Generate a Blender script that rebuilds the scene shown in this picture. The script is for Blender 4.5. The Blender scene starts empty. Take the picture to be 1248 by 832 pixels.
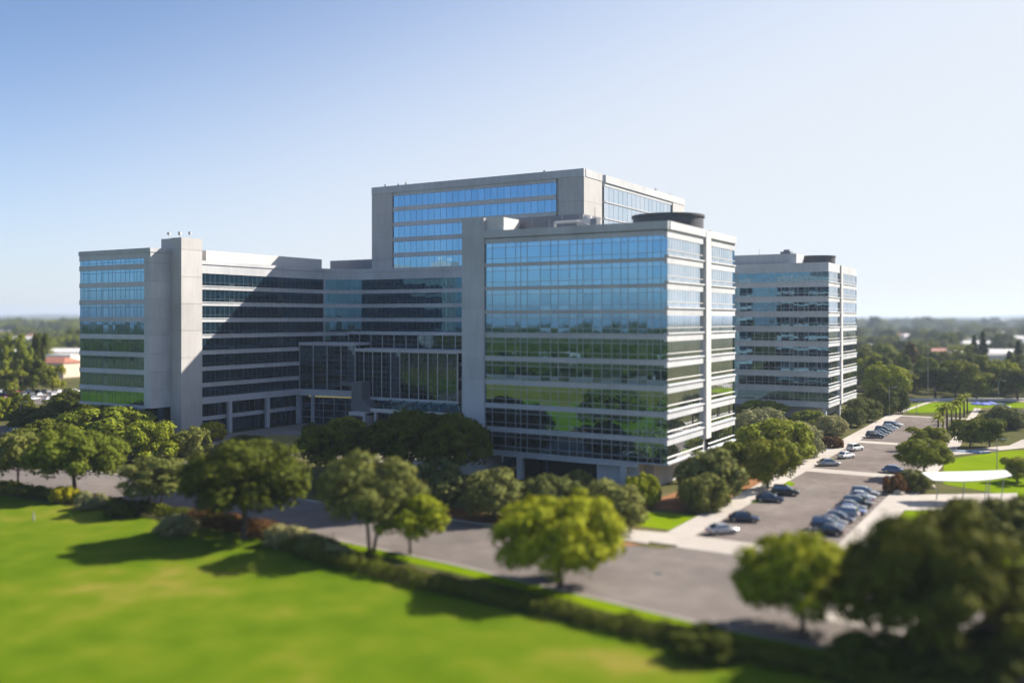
import bpy, bmesh, math, random
import numpy as np
from mathutils import Vector, Matrix

SC = bpy.context.scene
COL = SC.collection
PI = math.pi
random.seed(7)
H = 29.0                      # camera height above the ground
F = 1138.0                    # focal length in pixels of the 1248 px wide photograph
CS, SN = 0.8584, 0.5130       # camera heading: 30.86 degrees left of +Y
HZ = 388.0                    # horizon row

def G(px, py, z=0.0):         # ground point seen at a pixel of the photograph
    d = F * (H - z) / (py - HZ)
    return at(px, d)
def at(px, d):                # point at forward distance d
    r = (px - 624.0) / F * d
    return (r * CS - d * SN, r * SN + d * CS)
def fwd(p): return -p[0] * SN + p[1] * CS
def Xon(px, Y):
    r = (px - 624.0) / F
    return Y / (SN * r + CS) * (CS * r - SN)

# ------------------------------------------------------------------ materials
def nmat(name):
    m = bpy.data.materials.new(name); m.use_nodes = True
    nt = m.node_tree; nt.nodes.clear()
    out = nt.nodes.new('ShaderNodeOutputMaterial')
    return m, nt, out
def node(nt, t, **kw):
    n = nt.nodes.new(t)
    for k, v in kw.items():
        if k in n.inputs: n.inputs[k].default_value = v
        else: setattr(n, k, v)
    return n
def ramp(nt, stops):
    r = nt.nodes.new('ShaderNodeValToRGB'); e = r.color_ramp.elements
    while len(e) < len(stops): e.new(0.5)
    for el, (p, c) in zip(e, stops):
        el.position = p; el.color = (*c, 1)
    return r
def simple(name, col, rough=0.6, metal=0.0, var=0.12, scale=0.6, spec=0.5):
    m, nt, out = nmat(name); L = nt.links.new
    b = node(nt, 'ShaderNodeBsdfPrincipled', Roughness=rough, Metallic=metal)
    b.inputs['Specular IOR Level'].default_value = spec
    tc = node(nt, 'ShaderNodeNewGeometry')
    nz = node(nt, 'ShaderNodeTexNoise', Scale=scale, Detail=5.0)
    L(tc.outputs['Position'], nz.inputs['Vector'])
    lo = tuple(c * (1 - var) for c in col); hi = tuple(min(1, c * (1 + var)) for c in col)
    r = ramp(nt, [(0.3, lo), (0.7, hi)])
    L(nz.outputs['Fac'], r.inputs['Fac']); L(r.outputs['Color'], b.inputs['Base Color'])
    L(b.outputs[0], out.inputs['Surface'])
    return m
def concrete(name, col, var=0.10):
    m, nt, out = nmat(name); L = nt.links.new
    b = node(nt, 'ShaderNodeBsdfPrincipled', Roughness=0.75)
    b.inputs['Specular IOR Level'].default_value = 0.3
    g = node(nt, 'ShaderNodeNewGeometry')
    mp = node(nt, 'ShaderNodeMapping'); mp.inputs['Scale'].default_value = (1.2, 1.2, 0.16)
    L(g.outputs['Position'], mp.inputs['Vector'])
    nz = node(nt, 'ShaderNodeTexNoise', Scale=0.9, Detail=7.0, Roughness=0.65)
    L(mp.outputs[0], nz.inputs['Vector'])
    n2 = node(nt, 'ShaderNodeTexNoise', Scale=0.13, Detail=3.0)
    L(g.outputs['Position'], n2.inputs['Vector'])
    a = node(nt, 'ShaderNodeMath', operation='ADD'); L(nz.outputs['Fac'], a.inputs[0])
    L(n2.outputs['Fac'], a.inputs[1])
    a2 = node(nt, 'ShaderNodeMath', operation='MULTIPLY_ADD'); L(g.outputs['Random Per Island'], a2.inputs[0])
    a2.inputs[1].default_value = 0.32; L(a.outputs[0], a2.inputs[2])
    hv = node(nt, 'ShaderNodeMath', operation='MULTIPLY'); L(a2.outputs[0], hv.inputs[0]); hv.inputs[1].default_value = 0.5
    r = ramp(nt, [(0.3, tuple(c * (1 - var * 1.4) for c in col)), (0.85, tuple(c * (1 + var) for c in col))])
    L(hv.outputs[0], r.inputs['Fac']); L(r.outputs['Color'], b.inputs['Base Color'])
    bp = node(nt, 'ShaderNodeBump', Strength=0.12, Distance=0.05); L(nz.outputs['Fac'], bp.inputs['Height'])
    L(bp.outputs[0], b.inputs['Normal'])
    L(b.outputs[0], out.inputs['Surface'])
    return m
def glass(name, tint, dark=(0.012, 0.018, 0.022), wob=0.010, blinds=0.10, rough=0.015, base=0.42):
    m, nt, out = nmat(name); L = nt.links.new
    g = node(nt, 'ShaderNodeNewGeometry')
    wn = node(nt, 'ShaderNodeTexWhiteNoise', noise_dimensions='1D'); L(g.outputs['Random Per Island'], wn.inputs['W'])
    sb = node(nt, 'ShaderNodeVectorMath', operation='SUBTRACT'); L(wn.outputs['Color'], sb.inputs[0]); sb.inputs[1].default_value = (.5, .5, .5)
    sc = node(nt, 'ShaderNodeVectorMath', operation='SCALE'); L(sb.outputs[0], sc.inputs[0]); sc.inputs['Scale'].default_value = wob
    nz = node(nt, 'ShaderNodeTexNoise', Scale=0.7, Detail=1.0); L(g.outputs['Position'], nz.inputs['Vector'])
    s2 = node(nt, 'ShaderNodeVectorMath', operation='SUBTRACT'); L(nz.outputs['Color'], s2.inputs[0]); s2.inputs[1].default_value = (.5, .5, .5)
    sc2 = node(nt, 'ShaderNodeVectorMath', operation='SCALE'); L(s2.outputs[0], sc2.inputs[0]); sc2.inputs['Scale'].default_value = wob * 0.8
    ad = node(nt, 'ShaderNodeVectorMath', operation='ADD'); L(sc.outputs[0], ad.inputs[0]); L(sc2.outputs[0], ad.inputs[1])
    ad2 = node(nt, 'ShaderNodeVectorMath', operation='ADD'); L(ad.outputs[0], ad2.inputs[0]); L(g.outputs['Normal'], ad2.inputs[1])
    nm = node(nt, 'ShaderNodeVectorMath', operation='NORMALIZE'); L(ad2.outputs[0], nm.inputs[0])
    gl = node(nt, 'ShaderNodeBsdfGlossy', Roughness=rough)
    wt = node(nt, 'ShaderNodeTexWhiteNoise', noise_dimensions='1D'); mt = node(nt, 'ShaderNodeMath', operation='MULTIPLY'); L(g.outputs['Random Per Island'], mt.inputs[0]); mt.inputs[1].default_value = 41.3; L(mt.outputs[0], wt.inputs['W'])
    rt_ = ramp(nt, [(0.0, tuple(c * k for c, k in zip(tint, (.90, .93, .94)))), (0.5, tint), (1.0, tuple(min(1, c * k) for c, k in zip(tint, (1.08, 1.04, 1.03))))]); L(wt.outputs['Value'], rt_.inputs['Fac']); L(rt_.outputs['Color'], gl.inputs['Color'])
    L(nm.outputs[0], gl.inputs['Normal'])
    df = node(nt, 'ShaderNodeBsdfDiffuse')
    w2 = node(nt, 'ShaderNodeTexWhiteNoise', noise_dimensions='1D')
    mu = node(nt, 'ShaderNodeMath', operation='MULTIPLY_ADD'); L(g.outputs['Random Per Island'], mu.inputs[0]); mu.inputs[1].default_value = 13.7; mu.inputs[2].default_value = 3.1
    L(mu.outputs[0], w2.inputs['W'])
    r = ramp(nt, [(0.0, tuple(c * .6 for c in dark)), (1 - blinds, dark), (min(.999, 1 - blinds + .03), (0.10, 0.11, 0.11)), (1.0, (0.2, 0.2, 0.19))])
    L(w2.outputs['Value'], r.inputs['Fac']); L(r.outputs['Color'], df.inputs['Color'])
    lw = node(nt, 'ShaderNodeFresnel', IOR=1.6)
    ma = node(nt, 'ShaderNodeMath', operation='MULTIPLY_ADD'); L(lw.outputs[0], ma.inputs[0]); ma.inputs[1].default_value = 1 - base; ma.inputs[2].default_value = base
    mx = node(nt, 'ShaderNodeMixShader'); L(ma.outputs[0], mx.inputs[0]); L(df.outputs[0], mx.inputs[1]); L(gl.outputs[0], mx.inputs[2])
    L(mx.outputs[0], out.inputs['Surface'])
    return m
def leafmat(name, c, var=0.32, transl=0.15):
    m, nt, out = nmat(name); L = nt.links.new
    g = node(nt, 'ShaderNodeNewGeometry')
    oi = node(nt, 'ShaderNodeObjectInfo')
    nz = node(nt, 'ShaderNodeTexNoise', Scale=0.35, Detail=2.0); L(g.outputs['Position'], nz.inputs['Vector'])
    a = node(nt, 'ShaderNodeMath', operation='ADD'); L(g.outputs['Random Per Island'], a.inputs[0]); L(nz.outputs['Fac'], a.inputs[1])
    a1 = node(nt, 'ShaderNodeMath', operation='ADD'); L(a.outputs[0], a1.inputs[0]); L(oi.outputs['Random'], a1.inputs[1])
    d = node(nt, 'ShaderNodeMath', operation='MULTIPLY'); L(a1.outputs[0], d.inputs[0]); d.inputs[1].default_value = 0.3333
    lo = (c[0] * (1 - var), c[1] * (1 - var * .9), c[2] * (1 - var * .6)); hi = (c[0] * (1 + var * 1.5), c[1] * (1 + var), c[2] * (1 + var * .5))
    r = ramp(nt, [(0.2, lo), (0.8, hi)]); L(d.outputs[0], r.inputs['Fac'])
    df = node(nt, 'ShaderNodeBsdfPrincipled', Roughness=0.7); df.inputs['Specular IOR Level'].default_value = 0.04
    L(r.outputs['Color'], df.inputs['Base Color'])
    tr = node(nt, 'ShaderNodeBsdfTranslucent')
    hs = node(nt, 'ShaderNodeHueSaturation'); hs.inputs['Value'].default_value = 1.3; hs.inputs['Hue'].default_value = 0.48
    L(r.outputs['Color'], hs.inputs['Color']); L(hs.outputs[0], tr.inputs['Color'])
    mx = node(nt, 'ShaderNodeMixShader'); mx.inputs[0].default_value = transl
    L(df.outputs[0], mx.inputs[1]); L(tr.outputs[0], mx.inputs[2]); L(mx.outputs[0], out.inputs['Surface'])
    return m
def groundmat(name, stops, s1, s2, rough=0.95, bump=0.0, s3=6.0, spec=0.0, w=(0.5, 0.3, 0.2)):
    m, nt, out = nmat(name); L = nt.links.new
    g = node(nt, 'ShaderNodeNewGeometry')
    tot = None
    for s, wt, dt in ((s1, w[0], 3.0), (s2, w[1], 4.0), (s3, w[2], 4.0)):
        nz = node(nt, 'ShaderNodeTexNoise', Scale=s, Detail=dt); L(g.outputs['Position'], nz.inputs['Vector'])
        ma = node(nt, 'ShaderNodeMath', operation='MULTIPLY_ADD'); L(nz.outputs['Fac'], ma.inputs[0]); ma.inputs[1].default_value = wt
        if tot is not None: L(tot.outputs[0], ma.inputs[2])
        else: ma.inputs[2].default_value = 0.0
        tot = ma
    r = ramp(nt, stops); L(tot.outputs[0], r.inputs['Fac'])
    b = node(nt, 'ShaderNodeBsdfPrincipled', Roughness=rough); b.inputs['Specular IOR Level'].default_value = spec
    L(r.outputs['Color'], b.inputs['Base Color'])
    if bump:
        bp = node(nt, 'ShaderNodeBump', Strength=bump, Distance=0.1); L(tot.outputs[0], bp.inputs['Height']); L(bp.outputs[0], b.inputs['Normal'])
    L(b.outputs[0], out.inputs['Surface'])
    return m

M = {}
M['conc'] = concrete('pale_concrete', (0.455, 0.47, 0.49), 0.20)
M['conc2'] = concrete('warm_concrete', (0.435, 0.425, 0.42), 0.19)
M['white'] = concrete('white_panel', (0.56, 0.545, 0.53), 0.08)
M['metalgrey'] = simple('grey_metal', (0.16, 0.17, 0.19), 0.45, 0.3)
M['darkmetal'] = simple('dark_metal', (0.06, 0.065, 0.075), 0.5, 0.2)
M['mullion'] = simple('light_mullion', (0.36, 0.38, 0.40), 0.4, 0.2)
M['mullion_d'] = simple('dark_mullion', (0.11, 0.12, 0.14), 0.4, 0.3)
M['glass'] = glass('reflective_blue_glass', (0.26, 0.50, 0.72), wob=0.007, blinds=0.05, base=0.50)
M['glass_lit'] = glass('lit_face_glass', (0.86, 0.93, 0.98), wob=0.003, blinds=0.0, base=0.80)  # paler, shinier copy of the glazing, brightness of the sunlit faces built in
M['glass_dark'] = glass('dark_tinted_glass', (0.20, 0.40, 0.56), wob=0.008, blinds=0.05, base=0.34)
M['glass_atrium'] = glass('atrium_glass', (0.16, 0.30, 0.42), wob=0.009, blinds=0.01, base=0.28)
M['glass_wing'] = glass('wing_glass', (0.09, 0.24, 0.36), dark=(0.010, 0.034, 0.052), wob=0.009, blinds=0.04, base=0.30)
M['spandrel'] = glass('spandrel_glass', (0.29, 0.52, 0.72), dark=(0.06, 0.07, 0.085), wob=0.006, blinds=0.0, base=0.5, rough=0.05)
M['skylight'] = glass('skylight_glass', (0.6, 0.85, 0.85), dark=(0.03, 0.06, 0.06), base=0.3)
M['leaf_bright'] = leafmat('bright_leaves', (0.205, 0.245, 0.0110))
M['leaf_mid'] = leafmat('mid_green_leaves', (0.135, 0.170, 0.018))
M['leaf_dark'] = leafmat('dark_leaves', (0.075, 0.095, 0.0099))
M['leaf_olive'] = leafmat('olive_leaves', (0.128, 0.150, 0.036))
M['leaf_grey'] = leafmat('grey_green_leaves', (0.260, 0.270, 0.1200), transl=0.2)
M['leaf_yellow'] = leafmat('yellow_green_leaves', (0.280, 0.270, 0.0110))
M['leaf_brown'] = leafmat('brown_needles', (0.130, 0.100, 0.0320))
M['leaf_warm'] = leafmat('warm_dark_leaves', (0.092, 0.104, 0.0110))
M['leaf_shrub'] = leafmat('fresh_shrub_leaves', (0.160, 0.200, 0.0165))
M['leaf_park'] = leafmat('park_leaves', (0.140, 0.170, 0.0165), var=.55)
M['leaf_parko'] = leafmat('olive_park_leaves', (0.125, 0.150, 0.042), var=.5)
M['leaf_pine'] = leafmat('conifer_needles', (0.034, 0.052, 0.0099), transl=0.15)
M['leaf_red'] = leafmat('russet_leaves', (0.120, 0.065, 0.0193))
M['bark'] = simple('bark', (0.10, 0.075, 0.055), 0.9, 0, 0.35, 3.0, 0.1)
M['lawn'] = groundmat('lawn_grass', [(0.34, (0.054, 0.098, 0.004)), (0.46, (0.079, 0.130, 0.006)), (0.55, (0.108, 0.146, 0.009)), (0.64, (0.185, 0.168, 0.030))], 0.05, 0.2, bump=0.4, s3=9.0)
M['toned_lawn'] = groundmat('reflection_toned_lawn', [(0.3, (0.10, 0.095, 0.010)), (0.5, (0.14, 0.12, 0.016)), (0.7, (0.19, 0.155, 0.035))], 0.05, 0.2)  # grass reddened to mute the green in the window reflections
M['lawn2'] = groundmat('bright_lawn', [(0.3, (0.095, 0.16, 0.003)), (0.55, (0.14, 0.205, 0.004)), (0.75, (0.20, 0.24, 0.01))], 0.06, 0.4, bump=0.3, s3=5.0)
M['dry'] = groundmat('dry_grass', [(0.3, (0.18, 0.16, 0.05)), (0.7, (0.30, 0.26, 0.10))], 0.1, 0.6)
M['earth'] = groundmat('planted_earth', [(0.3, (0.05, 0.055, 0.022)), (0.52, (0.085, 0.085, 0.035)), (0.7, (0.16, 0.13, 0.075))], 0.02, 0.12, s3=1.5)
M['mulch'] = groundmat('bark_mulch', [(0.3, (0.16, 0.075, 0.035)), (0.7, (0.33, 0.18, 0.095))], 0.2, 1.2)
M['street'] = groundmat('sun_bleached_asphalt', [(0.34, (0.115, 0.098, 0.088)), (0.5, (0.160, 0.138, 0.126)), (0.66, (0.215, 0.188, 0.172))], 0.09, 0.45, s3=5.0)
M['asphalt'] = groundmat('worn_asphalt', [(0.34, (0.095, 0.081, 0.072)), (0.5, (0.130, 0.112, 0.102)), (0.66, (0.180, 0.157, 0.143))], 0.08, 0.4, s3=5.0, spec=0.3)
M['pave'] = groundmat('concrete_paving', [(0.3, (0.32, 0.29, 0.26)), (0.7, (0.45, 0.42, 0.385))], 0.07, 0.5, s3=8.0)
M['plaza'] = groundmat('plaza_paving', [(0.3, (0.20, 0.18, 0.16)), (0.7, (0.32, 0.29, 0.26))], 0.07, 0.5, s3=8.0)
M['paint'] = simple('road_paint', (0.62, 0.62, 0.6), 0.7, 0, 0.25, 2.5)
M['hill'] = groundmat('far_hill_scrub', [(0.3, (0.05, 0.06, 0.04)), (0.7, (0.11, 0.11, 0.07))], 0.004, 0.02)
M['roofred'] = simple('red_roof_tiles', (0.30, 0.12, 0.075), 0.8, 0, 0.25, 0.8)
M['roofgrey'] = simple('grey_roof', (0.26, 0.25, 0.25), 0.8, 0, 0.2, 0.5)
M['roofwhite'] = simple('white_flat_roof', (0.62, 0.60, 0.58), 0.7, 0, 0.12, 0.3)
M['stucco'] = simple('beige_stucco', (0.52, 0.42, 0.33), 0.85, 0, 0.1, 0.5)
M['stucco2'] = simple('cream_stucco', (0.60, 0.55, 0.48), 0.85, 0, 0.1, 0.5)
M['rubber'] = simple('tyre_rubber', (0.02, 0.02, 0.02), 0.8)
M['rim'] = simple('wheel_rim', (0.45, 0.45, 0.46), 0.3, 0.8)
M['carglass'] = glass('car_glass', (0.8, 0.9, 1.0), wob=0.0, blinds=0.0, base=0.15)
M['lamp_white'] = simple('headlight_lens', (0.75, 0.75, 0.72), 0.15)
M['lamp_red'] = simple('tail_light_lens', (0.4, 0.02, 0.02), 0.2)
M['canopy'] = simple('white_canopy_sheet', (0.78, 0.76, 0.73), 0.6, 0, 0.05)
M['blue'] = simple('blue_canvas', (0.05, 0.09, 0.42), 0.7)
M['pole'] = simple('galvanised_pole', (0.36, 0.36, 0.35), 0.45, 0.4)
M['stone'] = simple('pale_boulder', (0.42, 0.37, 0.30), 0.9, 0, 0.3, 1.2)
mw, nt, out = nmat('pool_water')
b = node(nt, 'ShaderNodeBsdfPrincipled', Roughness=0.05); b.inputs['Base Color'].default_value = (0.03, 0.09, 0.22, 1)
nz = node(nt, 'ShaderNodeTexNoise', Scale=2.0); bp = node(nt, 'ShaderNodeBump', Strength=0.2)
nt.links.new(nz.outputs['Fac'], bp.inputs['Height']); nt.links.new(bp.outputs[0], b.inputs['Normal']); nt.links.new(b.outputs[0], out.inputs['Surface'])
M['water'] = mw
PAINTS = {}
def paint(kind):
    if kind in PAINTS: return PAINTS[kind]
    c = {'black': (0.012, 0.012, 0.015), 'navy': (0.012, 0.022, 0.06), 'white': (0.72, 0.72, 0.72), 'silver': (0.38, 0.39, 0.41),
         'grey': (0.10, 0.105, 0.115), 'blue': (0.03, 0.075, 0.2), 'red': (0.3, 0.02, 0.02), 'beige': (0.42, 0.36, 0.28)}[kind]
    m = simple('car_paint_' + kind, c, 0.28, 0.35 if kind in ('silver', 'grey') else 0.0, 0.04, 0.5)
    bs = [n for n in m.node_tree.nodes if n.type == 'BSDF_PRINCIPLED'][0]
    bs.inputs['Coat Weight'].default_value = 0.8; bs.inputs['Coat Roughness'].default_value = 0.08
    PAINTS[kind] = m
    return m

# ------------------------------------------------------------------ mesh helpers
class MB:
    def __init__(self): self.v = []; self.f = []
    def quad(self, a, b, c, d):
        n = len(self.v); self.v += [a, b, c, d]; self.f.append((n, n + 1, n + 2, n + 3))
    def poly(self, pts):
        n = len(self.v); self.v += list(pts); self.f.append(tuple(range(n, n + len(pts))))
    def box8(self, p):      # 4 bottom ccw, 4 top ccw
        n = len(self.v); self.v += list(p)
        for q in ((3, 2, 1, 0), (4, 5, 6, 7), (0, 1, 5, 4), (1, 2, 6, 5), (2, 3, 7, 6), (3, 0, 4, 7)):
            self.f.append(tuple(n + i for i in q))
    def box(self, x0, x1, y0, y1, z0, z1):
        self.box8([(x0, y0, z0), (x1, y0, z0), (x1, y1, z0), (x0, y1, z0), (x0, y0, z1), (x1, y0, z1), (x1, y1, z1), (x0, y1, z1)])
    def prism(self, pts, z0, z1):
        n = len(self.v); k = len(pts)
        self.v += [(x, y, z0) for x, y in pts] + [(x, y, z1) for x, y in pts]
        self.f.append(tuple(n + i for i in reversed(range(k)))); self.f.append(tuple(n + k + i for i in range(k)))
        for i in range(k):
            j = (i + 1) % k; self.f.append((n + i, n + j, n + k + j, n + k + i))
    def tube(self, pts, rads, seg=8, cap=True):
        rings = []
        for i, (p, r) in enumerate(zip(pts, rads)):
            p = Vector(p)
            t = (Vector(pts[min(i + 1, len(pts) - 1)]) - Vector(pts[max(i - 1, 0)])).normalized()
            u = t.orthogonal().normalized(); w = t.cross(u)
            n = len(self.v); rings.append(n)
            for s in range(seg):
                a = 2 * PI * s / seg
                self.v.append(tuple(p + u * (r * math.cos(a)) + w * (r * math.sin(a))))
        for a, b_ in zip(rings, rings[1:]):
            for s in range(seg):
                q = (s + 1) % seg; self.f.append((a + s, a + q, b_ + q, b_ + s))
        if cap:
            self.f.append(tuple(rings[0] + s for s in reversed(range(seg)))); self.f.append(tuple(rings[-1] + s for s in range(seg)))
    def cyl(self, x, y, z0, z1, r, seg=12, r1=None):
        self.tube([(x, y, z0), (x, y, z1)], [r, r if r1 is None else r1], seg)
    def build(self, name, mat, parent=None, smooth=False, bevel=0.0):
        me = bpy.data.meshes.new(name); me.from_pydata(self.v, [], self.f); me.update()
        o = bpy.data.objects.new(name, me); COL.objects.link(o)
        for m in (mat if isinstance(mat, (list, tuple)) else [mat]): me.materials.append(m)
        if parent is not None: o.parent = parent
        if smooth: me.polygons.foreach_set('use_smooth', [True] * len(me.polygons))
        if bevel:
            md = o.modifiers.new('bevel', 'BEVEL'); md.width = bevel; md.segments = 2; md.limit_method = 'ANGLE'
        return o
class Face:     # a facade plane: s runs left to right seen from outside, n outwards
    def __init__(s, P0, P1):
        s.p = Vector((*P0, 0)); d = Vector((*P1, 0)) - s.p; s.L = d.length; s.d = d.normalized(); s.n = Vector((s.d.y, -s.d.x, 0))
    def pt(s, a, n, z):
        q = s.p + s.d * a + s.n * n; return (q.x, q.y, z)
    def box(s, mb, a0, a1, n0, n1, z0, z1):
        mb.box8([s.pt(a0, n1, z0), s.pt(a1, n1, z0), s.pt(a1, n0, z0), s.pt(a0, n0, z0), s.pt(a0, n1, z1), s.pt(a1, n1, z1), s.pt(a1, n0, z1), s.pt(a0, n0, z1)])
    def quad(s, mb, a0, a1, n, z0, z1):
        mb.quad(s.pt(a0, n, z0), s.pt(a1, n, z0), s.pt(a1, n, z1), s.pt(a0, n, z1))

def tag(o, label=None, cat=None, group=None, kind=None):
    if label: o['label'] = label
    if cat: o['category'] = cat
    if group: o['group'] = group
    if kind: o['kind'] = kind
    return o
def empty(name, loc, rz=0.0):
    o = bpy.data.objects.new(name, None); COL.objects.link(o); o.location = loc; o.rotation_euler = (0, 0, rz); o.empty_display_size = 1.0
    return o
def struct(name, mb, mat):
    return tag(mb.build(name, mat), kind='structure')
def copy_tree(o, parent=None):
    c = o.copy(); COL.objects.link(c)
    if parent is not None: c.parent = parent
    for ch in list(o.children): copy_tree(ch, c)
    return c

# ------------------------------------------------------------------ facade rows
def windows(root, fc, rows, cuts, a0, a1, gmat, fmat, n=-0.18, trans=(), fr=0.05, heavy=(), top_mat=None, fdepth=0.10, rail=None):
    """one window strip per storey: panes (split at the mullions and transoms) and its frame as a sub-part"""
    cs = [a0] + [c for c in sorted(cuts) if a0 + .25 < c < a1 - .25] + [a1]
    for z0, z1 in rows:
        g = MB(); f = MB(); tp = MB()
        zs = [z0] + [z0 + t if t > 0 else z1 + t for t in trans] + [z1]; zs = sorted(zs)
        for i in range(len(cs) - 1):
            for j in range(len(zs) - 1):
                dst = tp if (top_mat and j == len(zs) - 2) else g
                fc.quad(dst, cs[i], cs[i + 1], n, zs[j], zs[j + 1])
        w = g.build('window', gmat, root)
        if tp.f: tp.build('spandrel_pane', top_mat, w)
        for c in cs[1:-1]:
            h = fr * (2.2 if any(abs(c - q) < .3 for q in heavy) else 1)
            fc.box(f, c - h, c + h, n - .03, n + fdepth, z0 + .002, z1 - .002)
        for z in zs[1:-1]:
            fc.box(f, a0 + .01, a1 - .01, n - .03, n + fdepth - .012, z - fr, z + fr)
        if not trans:
            fc.box(f, a0 + .02, a1 - .02, n - .02, n + fdepth - .01, z0 - .03, z0 + .03); fc.box(f, a0 + .02, a1 - .02, n - .02, n + fdepth - .01, z1 - .03, z1 + .03)
        f.build('window_frame', fmat, w)
        if rail is not None:
            r_ = MB(); fc.box(r_, a0 + .03, a1 - .03, n - .1, n + .21, z0 + rail, z0 + rail + .11); r_.build('rail', M['white'], w)
def bands(mb, fc, rows, a0, a1, zbot, ztop, n0=-0.6, n1=0.0, ledge=0.0, lt=0.3):
    """concrete spandrels between the rows (rows ordered top to bottom)"""
    zt = ztop
    for z0, z1 in rows:
        fc.box(mb, a0, a1, n0, n1, z1, zt)
        zt = z0
        if ledge: fc.box(mb, a0 + .003, a1 - .003, n1, n1 + ledge, z0 - lt, z0 - 0.02)
    fc.box(mb, a0, a1, n0, n1, zbot, zt)
def panels(mb, x0, x1, y0, y1, z0, z1, step, gap=0.07):
    z = z0
    while z < z1 - .05:
        e = min(z + step, z1); mb.box(x0, x1, y0, y1, z + (gap if z > z0 else 0), e); z = e
    mb.box(x0 + .06, x1 - .06, y0 + .06, y1 - .06, z0, z1 - .1)

# ================================================================== BUILDINGS
# ---- front block --------------------------------------------------
FY, FX0, FXG, FX1, FYB = 145.3, -97.6, -92.7, -57.0, 181.5
PITCH = 4.303
bl = empty('office_building', ((FX0 + FX1) / 2, (FY + FYB) / 2, 0))
tag(bl, 'mirrored glass and concrete office block in front with a dark round drum on top', 'office building')
def rel(o):                       # keep world coordinates when parented to a moved empty
    o.matrix_parent_inverse = Matrix.Translation(-Vector(o.parent.location)); return o
def finish(root):                 # parts were built in world coordinates: shift them under the root
    L = Vector(root.location)
    for c in root.children: c.location = c.location - L
fr_ = Face((FXG, FY), (FX1, FY)); rt = Face((FX1, FY), (FX1, FYB))
rowsF = [(42.75 - PITCH * k - (3.65 if k < 3 else 3.4), 42.75 - PITCH * k) for k in range(9)]
rowsR = [(42.4 - PITCH * k - 2.85, 42.4 - PITCH * k) for k in range(9)]
ZS = 4.7
wall = MB()
wall.box(FX0 + .7, FX1 - .7, FY + .7, FYB - .7, ZS + .1, 43.8)               # inner body
bands(wall, fr_, rowsF, 0, fr_.L - .003, ZS, 43.6, ledge=0.10, lt=0.2)
yf0, yf1 = 163.4 - FY, 166.0 - FY
bands(wall, rt, rowsR, 0.004, yf0, ZS, 43.35, ledge=0.22, lt=0.28)
bands(wall, rt, rowsR, yf1, rt.L, ZS, 43.35, ledge=0.22, lt=0.28)
# parapets
fr_.box(wall, 0, fr_.L + .2, -.5, .25, 43.75, 45.1)
rt.box(wall, 0.51, yf0, -.5, .35, 43.75, 45.1); rt.box(wall, yf1, rt.L, -.5, .35, 43.75, 45.1)
rt.box(wall, 0, yf0 - .1, -.45, .05, 43.35, 43.75); rt.box(wall, yf1 + .1, rt.L, -.45, .05, 43.35, 43.75)
# back and left faces (plain, with a few openings)
bk = Face((FX1, FYB), (FX0, FYB)); lf = Face((FX0, FYB), (FX0, FY + 5))
bands(wall, bk, rowsF, 0.01, bk.L - .01, ZS, 45.0); bands(wall, lf, rowsF, 0.01, lf.L - .01, ZS, 45.0)
wall.build('wall', M['conc'], bl)
fin = MB(); rt.box(fin, yf0 + .02, yf1 - .02, -.6, .42, ZS + 2.5, 44.9); fin.build('fin', M['white'], bl)
pier = MB(); panels(pier, FX0, FXG - .02, FY - .25, FY + 6, 0, 47.5, PITCH * 1.02)
pier.build('pier', M['conc'], bl)
MULL = [599.5, 615.7, 627.8, 634, 642, 658, 670.5, 679.7, 693.5, 702.8, 710, 721.5, 733, 745, 756, 765, 777, 788, 795, 805]
cutsF = [Xon(p, FY) - FXG for p in MULL]
windows(bl, fr_, rowsF, cutsF, 0, fr_.L - .01, M['glass'], M['mullion'], trans=(0.85, -0.8), fr=0.042, top_mat=M['spandrel'], fdepth=.06)
cutsR = [1.3 * k for k in range(1, 30)]
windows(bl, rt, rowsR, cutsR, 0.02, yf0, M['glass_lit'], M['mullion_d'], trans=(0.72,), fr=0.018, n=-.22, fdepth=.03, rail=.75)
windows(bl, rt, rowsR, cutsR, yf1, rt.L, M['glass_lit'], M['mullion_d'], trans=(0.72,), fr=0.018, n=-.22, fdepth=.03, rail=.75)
windows(bl, bk, rowsF, [3 * k for k in range(1, 14)], 0.05, bk.L - .05, M['glass'], M['mullion'], trans=(0.85,))
windows(bl, lf, rowsF, [3 * k for k in range(1, 12)], 0.05, lf.L - .05, M['glass'], M['mullion'], trans=(0.85,))
g0 = MB(); g0.box(FXG + 1, FX1 - 7, FY + 5, FYB - 3, 0, ZS + .1); g0.build('ground_floor_glazing', M['glass_dark'], bl)
w0 = MB(); w0.box(FX1 - 6.9, FX1 - 4, FY + 4, FYB - 3, 0, ZS + .1); w0.build('ground_floor_wall', M['conc2'], bl)
w0 = MB(); w0.box(-70.4, -62.6, FY + 1.2, FY + 3.9, 0, ZS - .02); w0.build('entrance_wall', M['conc'], bl)
bm_ = MB(); fr_.box(bm_, 1.5, 30.5, -.8, -.05, ZS - .75, ZS - .003); bm_.build('beam', M['conc'], bl)
for px in (634.5, 761):
    cx = Xon(px, FY + .6); c = MB(); c.box(cx - .55, cx + .55, FY + .1, FY + 1.1, 0, ZS - .76); c.build('column', M['conc'], bl)
for yy in (FY + 12, FY + 24, FYB - 1.6):
    c = MB(); c.box(FX1 - 1.5, FX1 - .5, yy, yy + 1, 0, ZS - .002); c.build('column', M['conc'], bl)
rf = MB(); rf.box(FX0 + .6, FX1 - .6, FY + .6, FYB - .6, 43.82, 44.1); ro = rf.build('roof', M['roofgrey'], bl)
dr = MB(); dr.cyl(-64.2, 164, 44.1, 47.6, 6.5, 48); dr.cyl(-64.2, 164, 47.6, 48.0, 6.75, 48); d_ = dr.build('roof_drum', M['darkmetal'], bl)
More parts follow.
